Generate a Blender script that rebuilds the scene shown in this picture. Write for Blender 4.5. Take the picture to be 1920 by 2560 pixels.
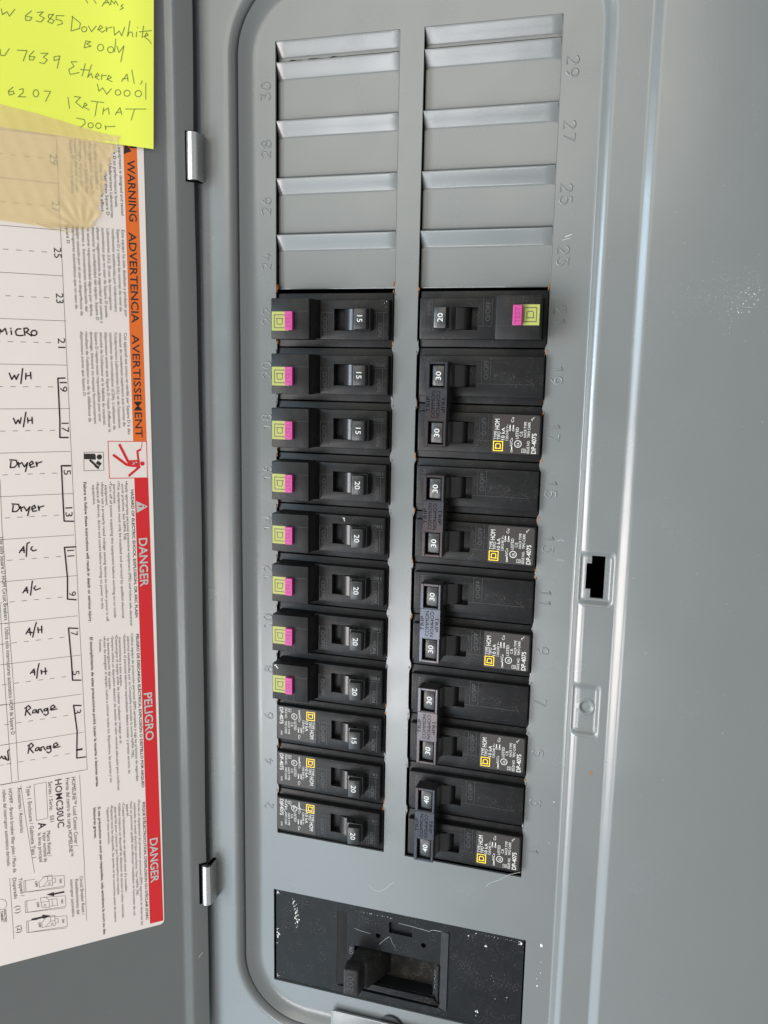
import bpy, bmesh, math, random
from mathutils import Vector, Matrix, Euler
from mathutils.geometry import tessellate_polygon

random.seed(7)
for o in list(bpy.data.objects):
    bpy.data.objects.remove(o)
scn = bpy.context.scene
COL = scn.collection
PI = math.pi

# ---------------------------------------------------------------- camera, light, exposure
# Everything is drawn in panel millimetres: x to the right, y up, z out of the
# panel towards the room, z = 0 on the recessed face that the breakers stand in.
HEIGHT = 1.60
def T(x, y, z=0.0):
    return Vector((x / 1000, -z / 1000, y / 1000 + HEIGHT))
def L(x, y, z=0.0):
    return (x / 1000, -z / 1000, y / 1000)

cam_data = bpy.data.cameras.new('camera')
cam = bpy.data.objects.new('camera', cam_data)
COL.objects.link(cam)
scn.camera = cam
cam_data.sensor_fit = 'VERTICAL'
cam_data.sensor_height = 24.0
cam_data.lens = 24.0 * 2149.36 / 2560.0
cam_data.clip_start = 0.01
cam_data.clip_end = 100
R = ((0.9571560583368366, 0.01813214260325158, -0.28900433455868035),
     (-0.06514057863442844, 0.9859397061584028, -0.1538817755143679),
     (0.28215064239562193, 0.1661147832822167, 0.9448793011654134))
def dirw(v):
    return Vector((v[0], -v[2], v[1]))
m3 = Matrix((dirw(R[0]), dirw(R[1]), dirw(R[2]))).transposed()
cam.matrix_world = Matrix.Translation(T(172.63, -137.26, 389.96)) @ m3.to_4x4()

world = bpy.data.worlds.new('World')
scn.world = world
world.use_nodes = True
bg = world.node_tree.nodes['Background']
bg.inputs[0].default_value = (0.90, 0.91, 0.90, 1)
bg.inputs[1].default_value = 0.56

def area(name, direction, dist, size_x, size_y, power, color, target=(60, -230, 0)):
    d = bpy.data.lights.new(name, 'AREA')
    d.shape = 'RECTANGLE'; d.size = size_x; d.size_y = size_y
    d.energy = power; d.color = color
    o = bpy.data.objects.new(name, d); COL.objects.link(o)
    v = dirw(Vector(direction).normalized())
    o.location = T(*target) + v * dist
    o.rotation_euler = (-v).to_track_quat('-Z', 'Z').to_euler()
    return o
# the bright doorway to the left of the panel, open ground in front, a ceiling light
area('doorway_light', (-0.765, -0.27, 0.60), 1.5, 0.78, 0.80, 32, (1.0, 0.92, 0.88))
area('window_light', (-0.76, 0.10, 0.64), 1.5, 0.80, 0.30, 14, (0.58, 0.81, 1.0))
area('driveway_light', (-0.26, -0.37, 0.89), 1.9, 0.62, 0.36, 9.4, (0.98, 0.98, 1.0))
area('lawn_light', (-0.45, -0.75, 0.55), 1.9, 1.4, 0.8, 12.0, (0.62, 0.84, 1.0))
area('ceiling_light', (-0.22, 0.40, 0.88), 2.2, 1.2, 1.0, 13.0, (1.0, 0.95, 0.82))

scn.view_settings.view_transform = 'Standard'
scn.view_settings.look = 'None'
scn.view_settings.exposure = 0.0
scn.view_settings.gamma = 1.0

# ---------------------------------------------------------------- materials
def mat(name, base, rough=0.5, metal=0.0, spec=0.5, var=0.0, vscale=60.0, bump=0.0, bscale=900.0,
        dust=0.0, dscale=1200.0, dcol=(0.32, 0.29, 0.25), wave=0.0, coat=0.0, alpha=1.0, rvar=0.0, dlo=0.62):
    m = bpy.data.materials.new(name)
    m.use_nodes = True
    nt = m.node_tree
    p = nt.nodes['Principled BSDF']
    p.inputs['Base Color'].default_value = (*base, 1)
    p.inputs['Roughness'].default_value = rough
    p.inputs['Metallic'].default_value = metal
    p.inputs['Specular IOR Level'].default_value = spec
    p.inputs['Coat Weight'].default_value = coat
    p.inputs['Alpha'].default_value = alpha
    tc = nt.nodes.new('ShaderNodeTexCoord')
    def noise(scale, detail=3.0):
        n = nt.nodes.new('ShaderNodeTexNoise')
        n.inputs['Scale'].default_value = scale
        n.inputs['Detail'].default_value = detail
        nt.links.new(tc.outputs['Object'], n.inputs['Vector'])
        return n
    color = None
    if var:
        n = noise(vscale)
        mx = nt.nodes.new('ShaderNodeMix'); mx.data_type = 'RGBA'
        mx.inputs['A'].default_value = (*[c * (1 - var) for c in base], 1)
        mx.inputs['B'].default_value = (*[min(1, c * (1 + var)) for c in base], 1)
        nt.links.new(n.outputs['Fac'], mx.inputs['Factor'])
        color = mx.outputs['Result']
    if dust:
        n = noise(dscale, 2.0)
        n2 = noise(dscale / 14.0, 2.0)
        mu = nt.nodes.new('ShaderNodeMath'); mu.operation = 'MULTIPLY'
        r1 = nt.nodes.new('ShaderNodeMapRange')
        r1.inputs['From Min'].default_value = dlo; r1.inputs['From Max'].default_value = dlo + 0.10
        r2 = nt.nodes.new('ShaderNodeMapRange')
        r2.inputs['From Min'].default_value = 0.42; r2.inputs['From Max'].default_value = 0.68
        nt.links.new(n.outputs['Fac'], r1.inputs['Value'])
        nt.links.new(n2.outputs['Fac'], r2.inputs['Value'])
        nt.links.new(r1.outputs['Result'], mu.inputs[0]); nt.links.new(r2.outputs['Result'], mu.inputs[1])
        m2 = nt.nodes.new('ShaderNodeMath'); m2.operation = 'MULTIPLY'; m2.inputs[1].default_value = dust
        nt.links.new(mu.outputs[0], m2.inputs[0])
        mx = nt.nodes.new('ShaderNodeMix'); mx.data_type = 'RGBA'
        mx.inputs['A'].default_value = (*base, 1)
        mx.inputs['B'].default_value = (*dcol, 1)
        if color: nt.links.new(color, mx.inputs['A'])
        nt.links.new(m2.outputs[0], mx.inputs['Factor'])
        color = mx.outputs['Result']
    if color: nt.links.new(color, p.inputs['Base Color'])
    if rvar:
        n = noise(vscale * 1.7)
        r = nt.nodes.new('ShaderNodeMapRange')
        r.inputs['To Min'].default_value = max(0.02, rough - rvar); r.inputs['To Max'].default_value = rough + rvar
        nt.links.new(n.outputs['Fac'], r.inputs['Value'])
        nt.links.new(r.outputs['Result'], p.inputs['Roughness'])
    last = None
    for amt, sc, dist in ((bump, bscale, 0.0001), (wave, 28.0, 0.002)):
        if amt:
            n = noise(sc, 2.0)
            b = nt.nodes.new('ShaderNodeBump')
            b.inputs['Strength'].default_value = amt
            b.inputs['Distance'].default_value = dist
            nt.links.new(n.outputs['Fac'], b.inputs['Height'])
            if last: nt.links.new(last.outputs['Normal'], b.inputs['Normal'])
            last = b
    if last: nt.links.new(last.outputs['Normal'], p.inputs['Normal'])
    return m

M = {}
M['paint'] = mat('grey_enamel', (0.128, 0.137, 0.136), 0.25, spec=0.6, var=0.03, vscale=25, bump=0.16, bscale=700,
                 wave=0.07, rvar=0.09, dust=0.06, dscale=1500, dcol=(0.5, 0.5, 0.47), dlo=0.70)
M['plastic'] = mat('black_moulded_plastic', (0.010, 0.010, 0.0106), 0.38, spec=0.17, var=0.25, vscale=90, bump=0.12,
                   bscale=1500, dust=0.30, dscale=2600, dlo=0.60, rvar=0.08)
M['dusty'] = mat('dusty_black_plastic', (0.014, 0.014, 0.014), 0.50, spec=0.2, var=0.3, vscale=60, bump=0.2,
                 bscale=1500, dust=0.35, dscale=2300, dlo=0.58, rvar=0.1)
M['rib'] = mat('pale_moulding_plastic', (0.032, 0.032, 0.034), 0.35, spec=0.35)  # paler than the body, for raised moulding lines and lettering
M['gloss'] = mat('gloss_black_plastic', (0.016, 0.016, 0.017), 0.30, spec=0.45, bump=0.05, bscale=900, dust=0.25, dscale=2600, dlo=0.64)
M['tie'] = mat('polished_black_tie_plastic', (0.021, 0.020, 0.022), 0.24, spec=0.62, bump=0.06, bscale=500, rvar=0.06, vscale=40)
M['void'] = mat('shade_and_lettering_black', (0.003, 0.003, 0.003), 0.9, spec=0.0)  # near-black put in as shade inside recesses; the tie lettering shares it
M['decal'] = mat('brown_black_rating_decal', (0.020, 0.016, 0.014), 0.42, spec=0.35, dust=0.25, dscale=2600, dlo=0.66)
M['white'] = mat('white_print', (0.55, 0.55, 0.53), 0.6, spec=0.2)
M['cream'] = mat('number_print', (0.50, 0.51, 0.50), 0.6, spec=0.2)
M['yellow'] = mat('amber_logo_print', (0.85, 0.60, 0.03), 0.5, spec=0.3)
M['lime'] = mat('lime_sticker', (0.29, 0.31, 0.07), 0.45, spec=0.35, var=0.08, vscale=200)
M['olive'] = mat('olive_logo_print', (0.085, 0.085, 0.045), 0.5, spec=0.3)
M['pink'] = mat('magenta_test_button_plastic', (0.36, 0.020, 0.17), 0.38, spec=0.45)
M['pinklight'] = mat('pale_pink_button_face', (0.36, 0.033, 0.175), 0.45, spec=0.4)
M['pinkdark'] = mat('dark_pink_lettering', (0.26, 0.012, 0.13), 0.5, spec=0.3)
M['zinc'] = mat('zinc_plated_steel', (0.62, 0.64, 0.64), 0.27, metal=1.0, bump=0.05, bscale=300, rvar=0.08)
M['rust'] = mat('rusty_torn_edge', (0.26, 0.105, 0.035), 0.75, spec=0.2, var=0.6, vscale=900, bump=0.6, bscale=1200)
M['paper'] = mat('white_label_stock', (0.85, 0.775, 0.73), 0.50, spec=0.35, var=0.02, vscale=20, bump=0.10, bscale=260, wave=0.10)
M['ink'] = mat('black_print', (0.035, 0.030, 0.030), 0.55, spec=0.25)
M['marker'] = mat('dark_felt_pen', (0.022, 0.014, 0.018), 0.6, spec=0.2)
M['pencil'] = mat('pen_on_note', (0.20, 0.26, 0.07), 0.7, spec=0.1)
M['orange'] = mat('orange_print', (0.80, 0.165, 0.025), 0.48, spec=0.35)
M['red'] = mat('red_print', (0.68, 0.022, 0.028), 0.48, spec=0.35)
M['note'] = mat('lime_note_paper', (0.90, 0.98, 0.13), 0.75, spec=0.15, var=0.02, vscale=15, bump=0.12, bscale=90)
M['scuff'] = mat('white_paint_chip', (0.55, 0.55, 0.53), 0.6, spec=0.3)
M['scratch'] = mat('pale_scratch', (0.34, 0.355, 0.35), 0.5, spec=0.3)
M['weave'] = mat('grey_weave_insulation', (0.012, 0.0118, 0.010), 0.8, spec=0.1, bump=0.3, bscale=2500, dust=0.12, dscale=2600, dlo=0.5)
M['greyprint'] = mat('grey_moulded_marks', (0.085, 0.085, 0.088), 0.4, spec=0.5)

def sheen_tint(m, ca, cb, scale):                       # bluish to rosy reflections put into the ties' specular colour
    nt = m.node_tree; p = nt.nodes['Principled BSDF']
    n = nt.nodes.new('ShaderNodeTexNoise'); n.inputs['Scale'].default_value = scale; n.inputs['Detail'].default_value = 1.0
    r_ = nt.nodes.new('ShaderNodeMapRange')
    r_.inputs['From Min'].default_value = 0.4; r_.inputs['From Max'].default_value = 0.6
    mx = nt.nodes.new('ShaderNodeMix'); mx.data_type = 'RGBA'
    mx.inputs['A'].default_value = (*ca, 1); mx.inputs['B'].default_value = (*cb, 1)
    g_ = nt.nodes.new('ShaderNodeNewGeometry')
    nt.links.new(g_.outputs['Position'], n.inputs['Vector'])
    nt.links.new(n.outputs['Fac'], r_.inputs['Value']); nt.links.new(r_.outputs['Result'], mx.inputs['Factor'])
    nt.links.new(mx.outputs['Result'], p.inputs['Specular Tint'])
sheen_tint(M['tie'], (0.72, 0.82, 1.0), (1.0, 0.80, 0.78), 30)
# masking tape lets some of the label show through
def tape_material():
    m = mat('masking_tape', (0.92, 0.77, 0.47), 0.45, spec=0.35, var=0.05, vscale=120, bump=0.25, bscale=260)
    nt = m.node_tree
    p = nt.nodes['Principled BSDF']; out = nt.nodes['Material Output']
    tr = nt.nodes.new('ShaderNodeBsdfTransparent'); tr.inputs[0].default_value = (0.95, 0.87, 0.70, 1)
    mx = nt.nodes.new('ShaderNodeMixShader'); mx.inputs[0].default_value = 0.46
    nt.links.new(tr.outputs[0], mx.inputs[1]); nt.links.new(p.outputs[0], mx.inputs[2])
    nt.links.new(mx.outputs[0], out.inputs['Surface'])
    return m
M['tape'] = tape_material()

# ---------------------------------------------------------------- mesh helpers
class MB:
    """Collects faces in panel millimetres and links them as one mesh object."""
    def __init__(s):
        s.v = []; s.f = []; s.k = []
    def add(s, vs, fs, k=0):
        b = len(s.v); s.v += [tuple(v) for v in vs]
        s.f += [tuple(i + b for i in f) for f in fs]; s.k += [k] * len(fs)
        return s
    def poly(s, pts, z=None, k=0):
        pts = [(p[0], p[1], z) if z is not None else tuple(p) for p in pts]
        return s.add(pts, [tuple(range(len(pts)))], k)
    def area(s, loops, z, k=0):
        flat = [p for l in loops for p in l]
        tris = tessellate_polygon([[Vector((p[0], p[1], 0)) for p in l] for l in loops])
        out = []
        for t in tris:
            a, b, c = (flat[i] for i in t)
            if (b[0]-a[0])*(c[1]-a[1]) - (b[1]-a[1])*(c[0]-a[0]) < 0: t = (t[0], t[2], t[1])
            out.append(tuple(t))
        return s.add([(p[0], p[1], z) for p in flat], out, k)
    def box(s, x0, x1, y0, y1, z0, z1, bev=0.0, k=0, seg=2, only_top=False):
        bm = bmesh.new()
        vs = [bm.verts.new(p) for p in ((x0,y0,z0),(x1,y0,z0),(x1,y1,z0),(x0,y1,z0),(x0,y0,z1),(x1,y0,z1),(x1,y1,z1),(x0,y1,z1))]
        for f in ((3,2,1,0),(4,5,6,7),(0,1,5,4),(1,2,6,5),(2,3,7,6),(3,0,4,7)): bm.faces.new([vs[i] for i in f])
        return s.bm(bm, bev, k, seg, (lambda e: min(v.co.z for v in e.verts) > z1 - 1e-4 or abs(e.verts[0].co.z - e.verts[1].co.z) > 1e-4) if only_top else None)
    def hull(s, bottom, top, bev=0.0, k=0, seg=2):
        """loft between two loops of equal length, capped"""
        n = len(bottom); bm = bmesh.new()
        a = [bm.verts.new(p) for p in bottom]; b = [bm.verts.new(p) for p in top]
        bm.faces.new(a[::-1]); bm.faces.new(b)
        for i in range(n): bm.faces.new((a[i], a[(i+1) % n], b[(i+1) % n], b[i]))
        return s.bm(bm, bev, k, seg)
    def prism(s, prof, y0, y1, bev=0.0, k=0, seg=2):
        """profile of (x, z) pairs swept along y"""
        return s.hull([(p[0], y0, p[1]) for p in prof], [(p[0], y1, p[1]) for p in prof], bev, k, seg)
    def bm(s, bm, bev=0.0, k=0, seg=2, pick=None):
        bmesh.ops.recalc_face_normals(bm, faces=bm.faces)
        if bev > 0:
            es = [e for e in bm.edges if (pick is None or pick(e))]
            bmesh.ops.bevel(bm, geom=es, offset=bev, segments=seg, profile=0.5, affect='EDGES', clamp_overlap=True)
        bm.verts.index_update()
        s.add([v.co for v in bm.verts], [[v.index for v in f.verts] for f in bm.faces], k)
        bm.free(); return s
    def pocket(s, x0, x1, y0, y1, z0, z1, hx0, hx1, hy0, hy1, hz, bev=0.5, k=0):
        """solid block whose top has a rectangular pocket down to hz"""
        bm = bmesh.new()
        o = [(x0,y0),(x1,y0),(x1,y1),(x0,y1)]; h = [(hx0,hy0),(hx1,hy0),(hx1,hy1),(hx0,hy1)]
        ob = [bm.verts.new((*p, z0)) for p in o]; ot = [bm.verts.new((*p, z1)) for p in o]
        ht = [bm.verts.new((*p, z1)) for p in h]; hb = [bm.verts.new((*p, hz)) for p in h]
        bm.faces.new(ob[::-1]); bm.faces.new(hb)
        for i in range(4):
            j = (i+1) % 4
            bm.faces.new((ob[i], ob[j], ot[j], ot[i])); bm.faces.new((ot[i], ot[j], ht[j], ht[i])); bm.faces.new((ht[i], ht[j], hb[j], hb[i]))
        outer = set(ob + ot)
        return s.bm(bm, bev, k, 2, lambda e: e.verts[0] in outer and e.verts[1] in outer and max(v.co.z for v in e.verts) > z1 - 1e-4)
    def cyl_y(s, cx, cz, r, y0, y1, n=24, a0=0.0, a1=2*PI, k=0):
        full = abs(a1 - a0 - 2*PI) < 1e-6
        m = n if full else n + 1
        ang = [a0 + (a1 - a0) * i / n for i in range(m)]
        vs = [(cx + r*math.cos(a), y0, cz + r*math.sin(a)) for a in ang] + [(cx + r*math.cos(a), y1, cz + r*math.sin(a)) for a in ang]
        fs = [(i, i+m, (i+1) % m + m, (i+1) % m) for i in range(n)]
        fs += [tuple(range(m)), tuple(range(2*m-1, m-1, -1))]
        return s.add(vs, fs, k)
    def disc(s, cx, cy, r, z0, z1, n=20, k=0, ry=None, bev=0.0):
        ry = ry or r
        p = [(cx + r*math.cos(2*PI*i/n), cy + ry*math.sin(2*PI*i/n)) for i in range(n)]
        return s.hull([(*q, z0) for q in p], [(*q, z1) for q in p], bev, k, 1)
    def ring(s, cx, cy, r0, r1, z, n=24, k=0):
        vs = []
        for r in (r0, r1): vs += [(cx + r*math.cos(2*PI*i/n), cy + r*math.sin(2*PI*i/n), z) for i in range(n)]
        return s.add(vs, [(i, i+n, (i+1) % n + n, (i+1) % n)[::-1] for i in range(n)], k)
    def ribbon(s, pts, w, z, k=0):
        """flat pen stroke with rounded joints"""
        for a, b in zip(pts, pts[1:]):
            dx, dy = b[0]-a[0], b[1]-a[1]; l = math.hypot(dx, dy)
            if l < 1e-6: continue
            nx, ny = -dy/l*w/2, dx/l*w/2
            s.add([(a[0]-nx, a[1]-ny, z), (b[0]-nx, b[1]-ny, z), (b[0]+nx, b[1]+ny, z), (a[0]+nx, a[1]+ny, z)], [(0,1,2,3)], k)
        for i, a in enumerate(pts):
            s.add([(a[0] + w/2*math.cos(j*PI/3), a[1] + w/2*math.sin(j*PI/3), z + 0.004*(1 + i % 2)) for j in range(6)], [tuple(range(6))], k)
        return s
    def frame(s, x0, x1, y0, y1, w, z, k=0):
        for q in ((x0,x1,y0,y0+w),(x0,x1,y1-w,y1),(x0,x0+w,y0+w,y1-w),(x1-w,x1,y0+w,y1-w)):
            s.poly([(q[0],q[2]),(q[1],q[2]),(q[1],q[3]),(q[0],q[3])], z, k)
        return s
    def bar(s, x0, x1, y0, y1, z0, z1, k=0):
        vs = [(x0,y0,z0),(x1,y0,z0),(x1,y1,z0),(x0,y1,z0),(x0,y0,z1),(x1,y0,z1),(x1,y1,z1),(x0,y1,z1)]
        return s.add(vs, [(4,5,6,7),(0,1,5,4),(1,2,6,5),(2,3,7,6),(3,0,4,7)], k)
    def tube(s, pts, r, z, zs=0.8, k=0):
        """half sunk round bead along a polyline on a flat face"""
        n = 8
        rows = []
        for i, p in enumerate(pts):
            a = pts[max(0, i-1)]; b = pts[min(len(pts)-1, i+1)]
            if i and i < len(pts)-1 or a != b:
                dx, dy = b[0]-a[0], b[1]-a[1]; l = math.hypot(dx, dy) or 1
            rows.append([(p[0] - dy/l*r*math.cos(PI*j/(n-1)), p[1] + dx/l*r*math.cos(PI*j/(n-1)), z - 0.02 + r*zs*math.sin(PI*j/(n-1))) for j in range(n)])
        b0 = len(s.v)
        vs = [v for rr in rows for v in rr]
        fs = [(i*n+j, (i+1)*n+j, (i+1)*n+j+1, i*n+j+1) for i in range(len(pts)-1) for j in range(n-1)]
        fs += [tuple(range(n)), tuple(range(len(vs)-1, len(vs)-n-1, -1))]
        return s.add(vs, fs, k)
    def text(s, string, origin, dr, up, height, z, width=None, bold=0, k=0, mid=False, z1=None):
        """flat lettering: origin = start of the baseline; dr / up = unit vectors"""
        vs, fs, w = glyphs(string, bold)
        sy = height / 0.73; sx = (width / w) if width else sy
        ox, oy = origin
        if mid:
            ox -= dr[0]*w*sx/2 + up[0]*height/2; oy -= dr[1]*w*sx/2 + up[1]*height/2
        out = [(ox + dr[0]*x*sx + up[0]*y*sy, oy + dr[1]*x*sx + up[1]*y*sy, z) for x, y in vs]
        return s.add(out, fs, k)
    def build(s, name, mats, parent=None, loc=None, smooth=35, flip=False, rot=None):
        me = bpy.data.meshes.new(name)
        me.from_pydata([L(*v) for v in s.v], [], s.f)
        if not isinstance(mats, (list, tuple)): mats = [mats]
        for m in mats: me.materials.append(m)
        me.polygons.foreach_set('material_index', s.k)
        me.polygons.foreach_set('use_smooth', [True] * len(s.f))
        me.set_sharp_from_angle(angle=math.radians(smooth))
        me.update()
        o = bpy.data.objects.new(name, me); COL.objects.link(o)
        if parent: o.parent = parent
        if loc is not None: o.location = loc
        if rot is not None: o.rotation_euler = rot
        return o

_gl = {}
def glyphs(string, bold=0):
    key = (string, bold)
    if key in _gl: return _gl[key]
    c = bpy.data.curves.new('t', 'FONT')
    c.body = string; c.size = 1.0; c.resolution_u = 2 if len(string) > 9 else 3
    if bold: c.offset = 0.018 * bold
    o = bpy.data.objects.new('t', c); COL.objects.link(o)
    dg = bpy.context.evaluated_depsgraph_get(); dg.update()
    me = bpy.data.meshes.new_from_object(o.evaluated_get(dg))
    vs = [(v.co.x, v.co.y) for v in me.vertices]
    fs = []
    for p in me.polygons:
        f = tuple(p.vertices)
        fs.append(f if p.normal.z > 0 else f[::-1])
    bpy.data.objects.remove(o); bpy.data.meshes.remove(me); bpy.data.curves.remove(c)
    x0 = min(v[0] for v in vs); w = max(v[0] for v in vs) - x0
    vs = [(x - x0, y) for x, y in vs]
    _gl[key] = (vs, fs, w)
    return _gl[key]

def thing(name, label, cat, loc, group=None, rot=(0, 0, 0)):
    o = bpy.data.objects.new(name, None); COL.objects.link(o)
    o.location = loc; o.rotation_euler = rot
    o.empty_display_size = 0.01
    o['label'] = label; o['category'] = cat
    if group: o['group'] = group
    return o
def tag(o, label, cat, group=None):
    o['label'] = label; o['category'] = cat
    if group: o['group'] = group
    return o
def copy_tree(o, parent=None):
    c = o.copy(); COL.objects.link(c)
    if parent: c.parent = parent
    for ch in list(o.children): copy_tree(ch, c)
    return c
def rrect(x0, x1, y0, y1, r, n=12):
    pts = []
    for cx, cy, a in ((x1-r, y0+r, -PI/2), (x1-r, y1-r, 0), (x0+r, y1-r, PI/2), (x0+r, y0+r, PI)):
        pts += [(cx + r*math.cos(a + i*PI/2/n), cy + r*math.sin(a + i*PI/2/n)) for i in range(n+1)]
    return pts
def sstep(t):
    t = max(0.0, min(1.0, t)); return t*t*(3-2*t)
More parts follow.
